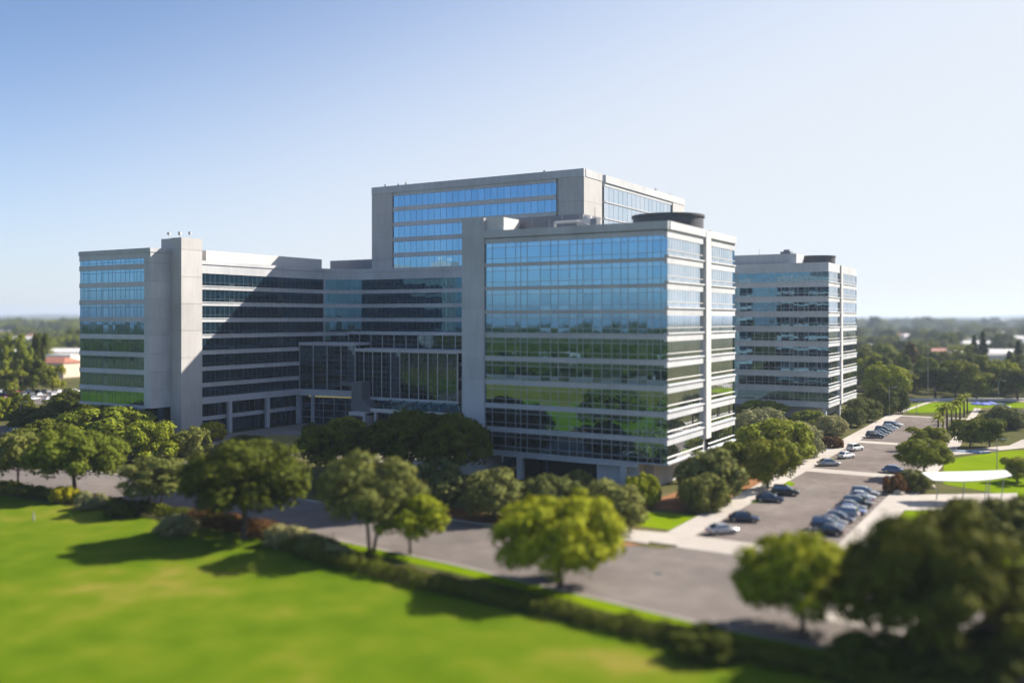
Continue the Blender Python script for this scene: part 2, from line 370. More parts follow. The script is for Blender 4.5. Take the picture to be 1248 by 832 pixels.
ph = MB(); ph.box(FX0 + 4.9, -88.9, FY + .55, FY + 5.9, 44.1, 47.5); ph.build('stair_penthouse', M['white'], bl)
pb = MB(); pb.box(-91, -76, 152.2, 160, 44.1, 48.0); pb.build('plant_room', M['metalgrey'], bl)
ac = MB(); ac.box(-76.6, -73, 151, 153.6, 44.1, 46.9); ac.cyl(-75, 152.2, 46.9, 47.5, .8); ac.build('air_handler', M['white'], bl)
ac = MB(); ac.box(-72.6, -71.4, 148.4, 150, 44.1, 46.6); ac.tube([(-72, 149, 46.6), (-72, 149, 48.6)], [.06, .04], 6); ac.build('vent_unit', M['metalgrey'], bl)
ac = MB(); ac.tube([(-80, 149, 46.3), (-75.5, 149.2, 46.3), (-73.5, 149.3, 45.6), (-73.5, 149.3, 44.1)], [.25, .25, .25, .25], 8); ac.tube([(-80, 149, 46.3), (-80, 149, 44.1)], [.25, .25], 8); ac.build('duct', M['white'], bl)
for i in range(7):
    ac = MB(); x = -88 + i * 2.1; ac.tube([(x, 150 + (i % 3), 44.1), (x, 150 + (i % 3), 46.8 + (i * 37 % 5) * .35)], [.05, .03], 5); ac.build('antenna', M['pole'], bl)
finish(bl)

# ---- right block ---------------------------------------------------
RY, RX0, RX1, RYB = 273.5, -104.0, -58.8, 314.0
rb = empty('office_building', ((RX0 + RX1) / 2, (RY + RYB) / 2, 0))
tag(rb, 'separate banded office block further down the street, right of the front block', 'office building')
fr_ = Face((RX0, RY), (RX1, RY)); rt = Face((RX1, RY), (RX1, RYB))
rows = [(42.3 - PITCH * k - 2.55, 42.3 - PITCH * k) for k in range(9)]
rowsRR = [(z0 - .15, z1 + .15) for z0, z1 in rows]
wall = MB(); ZR = 3.6
wall.box(RX0 + .7, RX1 - .7, RY + .7, RYB - .7, ZR + .1, 44)
ya, yb = 15.5, 17.5
bands(wall, fr_, rows, 0, fr_.L - .003, ZR, 45.0, ledge=0.12, lt=.2)
bands(wall, rt, rowsRR, 0.004, ya, ZR, 44.9, ledge=0.2, lt=.3); bands(wall, rt, rowsRR, yb, rt.L, ZR, 44.9, ledge=0.2, lt=.3)
bk = Face((RX1, RYB), (RX0, RYB)); lf = Face((RX0, RYB), (RX0, RY))
bands(wall, bk, rows, 0.01, bk.L - .01, ZR, 45.0); bands(wall, lf, rows, 0.01, lf.L - .01, ZR, 45.0)
wall.build('wall', M['conc'], rb)
fin = MB(); rt.box(fin, ya + .02, yb - .02, -.6, .4, ZR, 44.8); fin.build('fin', M['white'], rb)
rnd = random.Random(3); cuts = []; x = 0
while x < fr_.L: x += rnd.choice([1.2, 1.8, 2.4, 2.4]); cuts.append(x)
windows(rb, fr_, rows, cuts, 0, fr_.L - .01, M['glass_dark'], M['mullion'], trans=(0.8,), fr=.045)
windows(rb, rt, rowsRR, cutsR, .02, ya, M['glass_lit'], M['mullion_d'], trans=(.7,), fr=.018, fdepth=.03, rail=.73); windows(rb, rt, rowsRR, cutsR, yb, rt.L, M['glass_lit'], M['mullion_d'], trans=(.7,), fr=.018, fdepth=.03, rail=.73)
windows(rb, bk, rows, [3 * k for k in range(1, 15)], .05, bk.L - .05, M['glass_dark'], M['mullion'])
windows(rb, lf, rows, [3 * k for k in range(1, 13)], .05, lf.L - .05, M['glass_dark'], M['mullion'])
w0 = MB(); w0.box(RX0 + 3, RX1 - 4, RY + 3, RYB - 3, 0, ZR + .1); w0.build('ground_floor_wall', M['conc2'], rb)
for xx in (RX0 + 1, -90, -76, RX1 - 1.8):
    c = MB(); c.box(xx, xx + 1, RY + .4, RY + 1.4, 0, ZR - .002); c.build('column', M['conc'], rb)
for yy in (RY + 18, RYB - 2):
    c = MB(); c.box(RX1 - 1.6, RX1 - .6, yy, yy + 1, 0, ZR - .002); c.build('column', M['conc'], rb)
rf = MB(); rf.box(RX0 + .6, RX1 - .6, RY + .6, RYB - .6, 43.9, 44.3); rf.build('roof', M['roofgrey'], rb)
ph = MB(); ph.box(-100, -68.3, RY + 2, RY + 11, 44.3, 47.9); ph.build('plant_room', M['conc'], rb)
dr = MB(); dr.cyl(-66, RY + 17, 44.3, 47.4, 5.4, 40); dr.cyl(-66, RY + 17, 47.4, 47.8, 5.6, 40); dr.build('roof_drum', M['darkmetal'], rb)
ac = MB(); ac.box(-73.5, -70.5, RY + 4, RY + 7, 47.9, 48.7); ac.cyl(-72, RY + 5.5, 48.7, 49.3, .9); ac.build('air_handler', M['metalgrey'], rb)
for i, x in enumerate((-95, -88, -80)):
    ac = MB(); ac.tube([(x, RY + 5, 47.9), (x, RY + 5, 49.5 + i * .3)], [.06, .04], 5); ac.build('antenna', M['pole'], rb)
finish(rb)

# ---- tower ---------------------------------------------------------
TY, TX0, TX1, TYB, TZ = 210.0, -172.5, -104.5, 281.0, 66.6
tw = empty('office_tower', ((TX0 + TX1) / 2, (TY + TYB) / 2, 0))
tag(tw, 'tallest block at the back, broad concrete tower framing blue ribbon windows', 'tower')
fr_ = Face((TX0, TY), (TX1, TY)); rt = Face((TX1, TY), (TX1, TYB)); bk = Face((TX1, TYB), (TX0, TYB)); lf = Face((TX0, TYB), (TX0, TY))
rows = [(63.7 - 4.35 * k - 2.95, 63.7 - 4.35 * k) for k in range(5)]
rows = [(63.7 - 4.35 * k - 3.1, 63.7 - 4.35 * k) for k in range(5)]; rowsT = [(63.7 - 4.35 * k - 3.95, 63.7 - 4.35 * k) for k in range(13)]
ga = Xon(478, TY) - TX0; gb = Xon(677, TY) - TX0
wall = MB()
wall.box(TX0 + .9, TX1 - .9, TY + .9, TYB - .9, 0, TZ - 1.6)
bands(wall, fr_, rows, ga, gb, 43.25, 64.6, n0=-1.0, n1=-.25)
fr_.box(wall, ga, gb, -1.0, -.1, 0, 43.2)
fr_.box(wall, 0, fr_.L, -1.0, 0.12, 64.62, TZ)
for fc, a0, a1 in ((fr_, 0, ga - .02), (fr_, gb + .9, fr_.L - .003), (rt, 1.003, 10.5), (rt, 61, rt.L)):
    cp = MB(); z = 0
    while z < 64.5:
        e = min(z + 6.5, 64.6); fc.box(cp, a0, a1, -1.0, 0, z + .04, e); z = e
    cp.build('corner_pier', M['conc2'], tw)
rt.box(wall, 0.89, 10.5, -1.0, .12, 64.62, TZ); rt.box(wall, 12.6, rt.L, -1.0, .12, 64.62, TZ)
bands(wall, rt, rowsT, 12.6, 60.9, 0, 64.6, n0=-1.0, n1=-.2, ledge=.15)
bands(wall, bk, rowsT, .9, bk.L - .01, 0, TZ, n0=-1.0); bands(wall, lf, rowsT, .9, lf.L - 1.01, 0, TZ, n0=-1.0, n1=-.01)
wall.build('wall', M['conc'], tw)
windows(tw, fr_, rows, [ga + 2.05 * k for k in range(1, 40)], ga, gb, M['glass'], M['mullion_d'], n=-.4, trans=(), fr=.032, fdepth=.03)
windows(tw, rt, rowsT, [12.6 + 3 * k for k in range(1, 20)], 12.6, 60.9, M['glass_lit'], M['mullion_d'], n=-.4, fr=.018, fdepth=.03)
windows(tw, bk, rowsT, [4 * k for k in range(1, 20)], 1, bk.L - 1, M['glass'], M['mullion_d'], n=-.3)
windows(tw, lf, rowsT, [4 * k for k in range(1, 20)], 1, lf.L - 1.1, M['glass'], M['mullion_d'], n=-.3)
rf = MB(); rf.box(TX0 + .8, TX1 - .8, TY + .8, TYB - .8, TZ - 1.55, TZ - 1.2); rf.build('roof', M['roofgrey'], tw)
for i, (x, y) in enumerate(((-170, 213), (-166, 214), (-162.5, 213), (-118, 214), (-106.5, 262), (-107, 275))):
    ac = MB(); ac.tube([(x, y, TZ - 1.2), (x, y, TZ + 1.2 + (i % 3) * .4)], [.07, .05], 5); ac.box(x - .3, x + .3, y - .1, y + .1, TZ + .6, TZ + 1.1); ac.build('antenna', M['pole'], tw)
finish(tw)

# ---- left wing with the inner court facade --------------------------
WX, WY0 = -183.0, 157.4
lw = empty('office_wing', (-200, 180, 0))
tag(lw, 'long low office wing on the left with a tall blank concrete pier', 'office building')
rowsW = [(40.1 - 4.0 * k - 2.95, 40.1 - 4.0 * k) for k in range(8)]
A, B, C, D, E = (WX, WY0), (WX, 197.5), (-171.5, 209.0), (-100, 209.0), (-100, 260)
wf = Face(A, B); bf = Face(C, D)
_q = [(WX + 11.5 * (1 - math.cos(t)), 197.5 + 11.5 * math.sin(t)) for t in [i * PI / 10 for i in range(6)]]
cfs = [Face(a, b) for a, b in zip(_q, _q[1:])]
wall = MB()
wall.prism([(WX - .7, WY0), (WX - .7, 197.8), (WX + 1.8, 205.2), (WX + 4.5, 207.9), (-172, 209.7), (-104, 209.7), (-104, 209.95), (-173.5, 209.95), (-173.5, 240), (-213, 240), (-213, WY0)], 8.2, 42.2)
for fc in [wf] + cfs + [bf]:
    bands(wall, fc, rowsW, 0.0, fc.L - .003, 9.6, 42.3, n0=-.68, ledge=.14, lt=.22)
    fc.box(wall, -.05, fc.L, -.7, .2, 42.32, 43.2)
    fc.box(wall, 0, fc.L, -.7, .35, 8.0, 9.58)
wall.build('wall', M['conc'], lw)
cutsW = [1.55 * k for k in range(1, 60)]
for fc in [wf] + cfs + [bf]:
    windows(lw, fc, rowsW, cutsW, 0, fc.L, M['glass_wing'], M['mullion_d'], trans=(.75,), fr=.035, fdepth=.03)
sc = MB(); sc.box(-198, WX - 2.2, 161, 203, 43.0, 46.0); sc.build('roof_screen', M['white'], lw)
rf = MB(); rf.prism([(WX - .75, WY0), (WX - .75, 197.8), (WX + 1.6, 205.0), (WX + 4.4, 207.8), (-172.2, 209.5), (-173.6, 239.9), (-212.9, 239.9), (-212.9, WY0)], 42.25, 42.6); rf.build('roof', M['roofgrey'], lw)
pr = MB(); pr.box(-191, -174, 213, 226, 42.6, 46.3); pr.build('plant_room', M['metalgrey'], lw)
# ground floor under the court facade: recessed dark glazing, columns and a middle rail
gl0 = MB(); gl0.box(-212, WX - 1.6, WY0 + 1, 197, 0, 8.19); gl0.build('ground_floor_glazing', M['glass_dark'], lw)
rl = MB(); rl.box(WX - 1.62, WX - 1.35, WY0 + 1, 192, 3.7, 4.7); rl.build('middle_rail', M['conc'], lw)
mm = MB()
for k in range(18): mm.box(WX - 1.63, WX - 1.48, WY0 + 2 + 1.9 * k, WY0 + 2.08 + 1.9 * k, 0, 8.1)
mm.build('window_frame', M['mullion_d'], lw)
for px in (281, 327, 365):
    r = (px - 624) / F; t = (WX + .1) / (CS * r - SN); y = t * (SN * r + CS)
    c = MB(); c.box(WX - .75, WX + .15, y - .5, y + .5, 0, 7.998); c.build('column', M['conc'], lw)
# projecting mirrored end bay
EX0, EX1, EY, EYB = -214.9, -186.3, 145.4, 176.0
PE = 4.2
rowsE = [(43.3 - 1.25, 43.3)] + [(40.8 - PE * k - 3.05, 40.8 - PE * k) for k in range(8)]
rc = 2.2
ef = Face((EX0 + rc, EY), (EX1, EY)); er = Face((EX1, EY), (EX1, 151.1)); ec = [Face((EX0 + rc * (1 - math.cos(a0)) , EY + rc * (1 - math.sin(a0))), (EX0 + rc * (1 - math.cos(a1)), EY + rc * (1 - math.sin(a1)))) for a0, a1 in ((0, PI / 6), (PI / 6, PI / 3), (PI / 3, PI / 2))]
el = Face((EX0, EYB), (EX0, EY + rc))
ZE = 7.7; gE = Xon(175.5, EY) - (EX0 + rc)
wall = MB()
wall.prism([(EX0 + 1, EY + rc), (EX0 + rc, EY + .9), (EX1 - .9, EY + .9), (EX1 - .9, EYB), (EX0 + 1, EYB)], ZE + .1, 44.6)
bands(wall, ef, rowsE, 0, gE, ZE, 44.7, n0=-.9)
ef.box(wall, 0, ef.L + .15, -.9, .2, 44.7, 45.7); er.box(wall, .903, er.L - .02, -.9, .15, 44.7, 45.7)
for f_ in ec + [el]:
    bands(wall, f_, rowsE, -.03, f_.L + .03, ZE, 44.7, n0=-.85); f_.box(wall, -.03, f_.L + .03, -.85, .2, 44.7, 45.7)
wall.build('wall', M['conc'], lw)
for fc, a0, a1 in ((ef, gE + .02, ef.L - .003), (er, .903, er.L - .02)):
    cl = MB(); z = ZE
    while z < 44.6:
        e = min(z + PITCH, 44.67); fc.box(cl, a0, a1, -.9, 0, z + .04, e); z = e
    cl.build('concrete_panel', M['conc'], lw)
windows(lw, ef, rowsE, [.9, 2.6, 3.3, 5.9, 7.9, 8.5, 10.6, 12.1, 13.2, 15.3, 17, 18.6, 20.2, 21.3, 22.7], 0, gE, M['glass'], M['mullion_d'], trans=(-.75,), fr=.045, fdepth=.02)
for f_ in ec: windows(lw, f_, rowsE, [], 0, f_.L, M['glass'], M['mullion_d'], fr=.04)
windows(lw, el, rowsE, [3 * k for k in range(1, 9)], 0, el.L, M['glass'], M['mullion_d'], fr=.04)
g0 = MB(); g0.box(EX0 + 3, EX1 - 1.2, EY + 3, EYB, 0, ZE + .05); g0.build('ground_floor_wall', M['glass_dark'], lw)
rf = MB(); rf.box(EX0 + .9, EX1 - .92, EY + .92, EYB, 44.7, 44.95); rf.build('roof', M['roofgrey'], lw)
# the tall blank pier
pier = MB(); panels(pier, EX1 + .02, -182.4, 151.1, 157.35, 0, 48.4, 6.5); pier.box(EX1 - 3.6, EX1 - .02, 151.3, 157.3, 44.96, 48.3); pier.build('pier', M['conc2'], lw)
for i, (x, y) in enumerate(((-189.2, 153), (-187.6, 155), (-186, 153.6), (-184, 155))):
    ac = MB(); ac.tube([(x, y, 48.6), (x, y, 49.7 + .3 * (i % 2))], [.06, .05], 6); ac.box(x - .5, x + .4, y - .15, y + .15, 49.4, 50.1); ac.build('antenna', M['white'], lw)
# stepped glass atrium in the inner corner
at1 = Face((WX + .4, 191.3), (-165.2, 194.2)); at2 = Face((-165.2, 194.2), (-165.2 + 33, 194.2 + .3)); at3 = Face((-174.5, 202.3), (-126, 202.3))
for fc, z0, z1, st, hv in ((at1, 9.6, 21.7, 4.4, M['mullion']), (at2, 8.2, 20.2, 3.0, M['mullion']), (at3, 20.6, 24.6, 4.0, M['mullion'])):
    g = MB(); f = MB()
    n_ = int(fc.L / st); cs = [fc.L * i / n_ for i in range(n_ + 1)]
    zs = [z0 + (z1 - z0) * j / max(2, round((z1 - z0) / 1.35)) for j in range(max(2, round((z1 - z0) / 1.35)) + 1)]
    for a0, a1 in zip(cs, cs[1:]):
        am = (a0 + a1) / 2
        for q0, q1 in ((a0, am), (am, a1)):
            for b0, b1 in zip(zs, zs[1:]): fc.quad(g, q0, q1, 0, b0, b1)
    w = g.build('atrium_glazing', M['glass_atrium'], lw)
    f2 = MB()
    for c in cs: fc.box(f2, c - .12, c + .12, -.2, .16, z0, z1 + .02)
    fc.box(f2, -.15, fc.L + .15, -.15, .3, z1 - .12, z1 + .018)
    for b0 in zs[1:-1]: fc.box(f, 0, fc.L, -.04, .10, b0 - .07, b0 + .07)
    for c0, c1 in zip(cs, cs[1:]): fc.box(f, (c0 + c1) / 2 - .04, (c0 + c1) / 2 + .04, -.04, .13, z0, z1)
    f.build('atrium_frame', M['mullion_d'], w); f2.build('atrium_post', M['mullion'], w)
    r_ = MB(); fc.box(r_, -.1, fc.L + .1, -7.6, .45, z1 + .03, z1 + .75); r_.build('atrium_roof', M['conc'], lw)
bmx = MB(); at1.box(bmx, 0, at1.L, -.5, .45, 7.9, 9.58); at2.box(bmx, -.1, at2.L, -.5, .25, 7.4, 8.18); bmx.build('beam', M['conc'], lw)
lo = MB(); lob = MB()
for fc, nn in ((at1, 5), (at2, 9)):
    for i in range(nn):
        a0, a1 = fc.L * i / nn, fc.L * (i + 1) / nn
        for b0, b1 in ((0, 1.9), (1.9, 3.8), (3.8, 5.7), (5.7, 7.4)): fc.quad(lo, a0, a1, -.9, b0, b1)
        fc.box(lob, a0 - .06, a0 + .06, -.95, -.7, 0, 7.4)
    for z in (1.9, 3.8, 5.7): fc.box(lob, 0, fc.L, -.94, -.78, z - .05, z + .05)
w = lo.build('lobby_glazing', M['glass_dark'], lw); lob.build('lobby_frame', M['mullion'], w)
for px in (385.5, 440):
    x = Xon(px, 194); c = MB(); c.box(x - .4, x + .4, 193.2 - (0.9 if px < 400 else 0), 194 - (0.9 if px < 400 else 0), 0, 7.88 if px < 400 else 7.38); c.build('column', M['conc'], lw)
# entrance canopy: sloping skylight on a fascia, stair tower and porch
cn = MB(); cn.box8([(-153, 186.5, 6.0), (-122, 186.5, 6.0), (-122, 194, 6.0), (-153, 194, 6.0), (-153, 186.5, 6.15), (-122, 186.5, 6.15), (-122, 194, 7.6), (-153, 194, 7.6)])
cno = cn.build('entrance_skylight', M['skylight'], lw)
rbm = MB()
for i in range(8): rbm.box8([(-152.9 + 4.3 * i, 186.4, 6.16), (-152.6 + 4.3 * i, 186.4, 6.16), (-152.6 + 4.3 * i, 194, 7.62), (-152.9 + 4.3 * i, 194, 7.62), (-152.9 + 4.3 * i, 186.4, 6.3), (-152.6 + 4.3 * i, 186.4, 6.3), (-152.6 + 4.3 * i, 194, 7.76), (-152.9 + 4.3 * i, 194, 7.76)])
rbm.build('skylight_rib', M['darkmetal'], cno)
fs = MB(); fs.box(-153.2, -122, 185.9, 186.45, 5.2, 6.1); fs.box(-153.2, -122, 186.46, 194, 5.2, 5.9); fs.build('canopy_fascia', M['white'], lw)
for x in (-152, -140, -128):
    c = MB(); c.box(x - .35, x + .35, 186.4, 187.1, 0, 5.19); c.build('column', M['conc'], lw)
pc = MB(); pc.box(-162.6, -157.2, 188.5, 189.3, 3.6, 4.6); pc.box(-162.6, -161.9, 188.5, 194, 0, 3.59); pc.box(-157.9, -157.2, 188.5, 194, 0, 3.59); pc.box(-162.6, -157.2, 189.3, 194, 4.2, 4.6); pc.build('porch', M['white'], lw)
stt = MB(); stt.box(-163.4, -159.9, 190.5, 194.1, 7.6, 12.2); stt.box(-168.5, -163.41, 191.6, 193.4, 11.0, 11.9); stt.box8([(-163.4, 190.4, 4.7), (-155, 190.4, 4.7), (-155, 194.1, 4.7), (-163.4, 194.1, 4.7), (-163.4, 190.4, 7.58), (-159.5, 190.4, 7.58), (-159.5, 194.1, 7.58), (-163.4, 194.1, 7.58)]); stt.build('stair_box', M['metalgrey'], lw)
finish(lw)

# ================================================================== GROUND
gd = MB(); gd.quad((-9000, -3000, 0), (6000, -3000, 0), (6000, 9000, 0), (-9000, 9000, 0)); struct('ground', gd, M['earth'])
def sheet(name, pts, z, mat):
    m = MB(); m.poly([(x, y, z) for x, y in pts]); return struct(name, m, mat)
def slab(name, pts, z, mat):
    m = MB(); m.prism(pts, 0.001, z)
    return struct(name, m, mat)
# big lawn from the hedge to far behind the camera
edge = [(-330, 88), (-190, 90), (-146, 88.5), (-120, 90), (-94, 89), (-82, 85.5), (-70, 82.5), (-49, 80), (-29, 78.2), (20, 76), (120, 72)]
sheet('front_lawn', [(-330, 12), (160, 12), (160, 70)] + edge[::-1], 0.03, M['lawn'])
sheet('unseen_rear_lawn', [(-330, -75), (160, -75), (160, 12), (-330, 12)], 0.03, M['toned_lawn'])  # unseen lawn behind the camera, coloured for its reflection in the windows
sheet('front_drive', [(-330, 96), (-118, 95), (-90, 94), (-62, 91), (-30, 85.5), (-10, 84), (120, 80), (120, 104), (-25, 110), (-26, 113), (-43, 113), (-44, 110.5), (-150, 110.5), (-330, 111)], 0.012, M['asphalt'])
sheet('far_lane', [(-330, -110), (160, -110), (160, -76), (-330, -76)], 0.02, M['asphalt'])
sheet('street', [(-43, 113), (-25.5, 113), (-25.5, 240), (-30, 300), (-43, 300)], 0.016, M['street'])
sheet('verge', [(-100, 92.5), (-60, 88), (-30, 82.4), (-12, 81), (-12, 84.1), (-30, 85.4), (-62, 90.9), (-90, 93.9)], 0.06, M['lawn2'])
for y0, y1 in ((112.5, 119.5), (181, 185.5), (229, 233), (297, 300)):
    sheet('crossing', [(-43, y0), (-25.5, y0), (-25.5, y1), (-43, y1)], 0.022, M['pave'])
for i in range(12):
    sheet('bay_marking', [(-30.6, 127.9 + i * 3.05), (-25.7, 127.9 + i * 3.05), (-25.7, 128.02 + i * 3.05), (-30.6, 128.02 + i * 3.05)], 0.024, M['paint'])
for i in range(9):
    sheet('bay_marking', [(-42.9, 237.9 + i * 4.1), (-38.2, 237.9 + i * 4.1), (-38.2, 238.05 + i * 4.1), (-42.9, 238.05 + i * 4.1)], 0.024, M['paint'])
sheet('road_patch', [(-66, 99.5), (-52, 98), (-51.5, 101), (-65.6, 102.6)], 0.018, M['street']); sheet('road_patch', [(-39, 150), (-36, 149.6), (-36, 166), (-38.6, 166.4)], 0.02, M['asphalt'])
sheet('road_patch', [(-22, 93), (-12, 92), (-11, 99), (-21, 100)], 0.018, M['pave'])
mh = G(802, 699); sheet('manhole_cover', [(mh[0] + .5 * math.cos(i * PI / 8), mh[1] + .5 * math.sin(i * PI / 8)) for i in range(16)], 0.026, M['darkmetal'])
slab('pavement', [(-46.8, 113), (-43, 113), (-43, 300), (-46.8, 300)], 0.13, M['pave'])
slab('pavement', [(-25.5, 119), (-21.5, 119), (-21.5, 250), (-25.5, 240)], 0.13, M['pave'])
slab('pavement', [(-64, 112), (-46.81, 112), (-46.81, 119), (-64, 116)], 0.12, M['pave'])
slab('kerb', [(-330, 111.2), (-150, 110.7), (-64.2, 110.7), (-64.2, 111.2), (-150, 111.2), (-330, 111.7)], 0.14, M['pave'])
slab('kerb', [(-118, 94.6), (-90, 93.6), (-62, 90.6), (-30, 85.1), (-10, 83.6), (-10, 83.9), (-30, 85.4), (-62, 90.9), (-90, 93.9), (-118, 94.9)], 0.14, M['pave'])
sheet('corner_lawn', [(-57, 121), (-47, 121), (-47, 132), (-58, 130), (-62, 124)], 0.05, M['lawn2'])
sheet('mulch_bed', [(-95, 112), (-64.3, 112), (-64.3, 117), (-95, 118)], 0.04, M['mulch'])
sheet('mulch_bed', [(-60, 107), (-50, 108), (-47, 111.5), (-62, 111.8)], 0.03, M['mulch'])
sheet('planting_bed', [(-57, 133), (-47, 134), (-47, 178), (-56, 178)], 0.045, M['mulch'])
sheet('strip_lawn', [(-46.7, 186), (-46.7, 222), (-49.5, 222), (-49.5, 186)], 0.05, M['lawn2'])
slab('path', [(-57, 188), (-47, 184), (-46.81, 184), (-46.81, 205), (-53, 205), (-56, 230), (-58, 230)], 0.10, M['pave'])
for (y0, y1) in ((145, 168), (190, 200)):
    slab('grass_island', [(-43.1 + .15, y0), (-41.4, y0 + 2), (-41.4, y1 - 2), (-43.1 + .15, y1)], 0.15, M['lawn2'])
sheet('court_paving', [(-182, 150), (-98, 146), (-98, 210), (-182, 210)], 0.02, M['plaza'])
sheet('court_lawn', [G(268, 545), G(330, 552), G(375, 545), G(378, 531), G(330, 530)], 0.06, M['dry'])
sheet('court_path', [G(190, 562), G(230, 572), G(330, 560), G(372, 553), G(372, 549), G(320, 554), G(240, 560)], 0.05, M['pave'])
# campus green on the right of the street
sheet('right_lawn', [(-21.3, 120), (-4, 122), (-6, 150), (-21.3, 160)], 0.05, M['lawn2'])
sheet('right_lawn', [G(1150, 590), G(1248, 607), G(1330, 600), G(1330, 545), G(1230, 549), G(1150, 560)], 0.05, M['lawn2'])
sheet('far_lawn', [G(1108, 503), G(1172, 503), G(1200, 497), G(1260, 497), G(1350, 497), G(1350, 490.5), G(1122, 490.5), G(1098, 497)], 0.05, M['lawn2'])
slab('path', [G(1090, 622), G(1240, 622), G(1240, 601), G(1120, 603)], 0.09, M['pave'])
slab('path', [G(1150, 556), G(1238, 547), G(1300, 541), G(1300, 528), G(1245, 536), G(1230, 543), G(1165, 549), G(1150, 551)], 0.09, M['pave'])
slab('path', [G(1148, 552), G(1160, 551), G(1196, 498), G(1188, 497)], 0.08, M['pave'])
slab('path', [G(1080, 507), G(1087, 507), G(1136, 490), G(1129, 490)], 0.08, M['pave'])
sheet('far_road', [G(1050, 489), G(1350, 490), G(1400, 485), G(1040, 485)], 0.03, M['pave'])
sheet('far_road', [G(-60, 532), G(110, 527), G(110, 519), G(-60, 519)], 0.03, M['asphalt'])
sheet('car_park', [G(-60, 492), G(100, 492), G(100, 475), G(-60, 475)], 0.02, M['asphalt'])
pl = MB(); c0 = G(1180, 550.5)
pl.prism([(c0[0] + 4.4 * math.cos(a), c0[1] + 1.8 * math.sin(a)) for a in [i * PI / 16 for i in range(32)]], .001, 0.16); struct('water', pl, M['water'])
# far hills, beyond everything
hl = MB(); rnd = random.Random(5)
for ring in range(2):
    for i in range(60):
        pass
N = 90; base = []
for i in range(N + 1):
    px = -900 + 3200 * i / N
    d = 6800; hgt = 30 + 34 * max(0, math.sin(i * .11 + 4.0)) + 12 * math.sin(i * .53) + rnd.uniform(-3, 3)
    if px > 1000: hgt += 18
    base.append((at(px, d), at(px, d + 900), max(8, hgt)))
for (a, a2, h1), (b_, b2, h2) in zip(base, base[1:]):
    hl.quad((*a, -1), (*b_, -1), (*b2, h2), (*a2, h1))
    c2 = (a2[0] * 1.08, a2[1] * 1.08); d2 = (b2[0] * 1.08, b2[1] * 1.08)
    hl.quad((*a2, h1), (*b2, h2), (*d2, -1), (*c2, -1))
struct('hills', hl, M['hill'])

# ================================================================== TREES
def leafcloud(seed, lumps, n, size, flat=0.0, droop=0.0, aspect=1.5):
    """leaf-sized faces spread over the shells of many lumps; returns (verts, faces)"""
    rg = np.random.default_rng(seed)
    L = np.array(lumps)                        # x y z rx rz
    w = L[:, 3] * (L[:, 3] + L[:, 4]); w = w / w.sum()
    k = rg.choice(len(L), size=n, p=w)
    d = rg.normal(size=(n, 3)); d /= np.linalg.norm(d, axis=1)[:, None]
    d[:, 2] = np.where(d[:, 2] < -0.2, -d[:, 2] * rg.choice([1, 1, -1], size=n), d[:, 2])
    rad = 0.62 + 0.45 * rg.random(n) ** 0.6
    rad = np.where(rg.random(n) < .12, rad * (1 + .4 * rg.random(n)), rad)
    c = L[k, :3] + d * np.stack([L[k, 3], L[k, 3], L[k, 4]], 1) * rad[:, None]
    # drop leaves buried deep inside another lump
    keep = np.ones(n, bool)
    for q in L:
        e = ((c - q[:3]) / np.array([q[3], q[3], q[4]])); keep &= (np.einsum('ij,ij->i', e, e) > 0.30)
    c = c[keep]; d = d[keep]; n = len(c)
    nr = d + rg.normal(size=(n, 3)) * 0.38; nr[:, 2] += 0.15 + flat; nr /= np.linalg.norm(nr, axis=1)[:, None]
    up = rg.normal(size=(n, 3)); t = np.cross(nr, up); t /= np.linalg.norm(t, axis=1)[:, None] + 1e-9
    b = np.cross(nr, t)
    s = size * (0.55 + 0.9 * rg.random(n))[:, None]
    v = np.empty((n, 4, 3))
    v[:, 0] = c - t * s * aspect * .5; v[:, 1] = c + b * s * .45 - nr * s * .12; v[:, 2] = c + t * s * aspect * .5; v[:, 3] = c - b * s * .45 - nr * s * .12
    return v.reshape(-1, 3), np.arange(n * 4).reshape(-1, 4)
def npmesh(name, v, f, mats, midx=None):
    me = bpy.data.meshes.new(name)
    me.vertices.add(len(v)); me.vertices.foreach_set('co', np.asarray(v, np.float32).ravel())
    me.loops.add(f.size); me.loops.foreach_set('vertex_index', f.astype(np.int32).ravel())
    me.polygons.add(len(f)); me.polygons.foreach_set('loop_start', np.arange(0, f.size, 4, dtype=np.int32)); me.polygons.foreach_set('loop_total', np.full(len(f), 4, np.int32))
    for m in mats: me.materials.append(m)
    me.update(calc_edges=True); me.validate()
    return me
def lumps_dome(seed, R, z0, z1, n, lr, up=0.25):
    rg = random.Random(seed); out = []; n = int(n * 2.1)
    zc = z0 + (z1 - z0) * .36; hu = z1 - zc; hd = zc - z0
    for i in range(n):
        u = -.75 + 1.72 * (i + .5) / n; a = i * 2.399 + rg.uniform(-.35, .35); q = math.sqrt(max(0, 1 - u * u))
        k = lr * rg.uniform(.45, 1.12); m = rg.uniform(.86, 1.10) if i % 4 else rg.uniform(.3, .7)
        rr = max(0.2, R - k * .85) * m
        out.append((rr * q * math.cos(a), rr * q * math.sin(a), max(z0 + .35 * k, zc + (u * (hu - k * .7) if u > 0 else u * hd) * m), k, k * rg.uniform(.65, .9)))
    return out
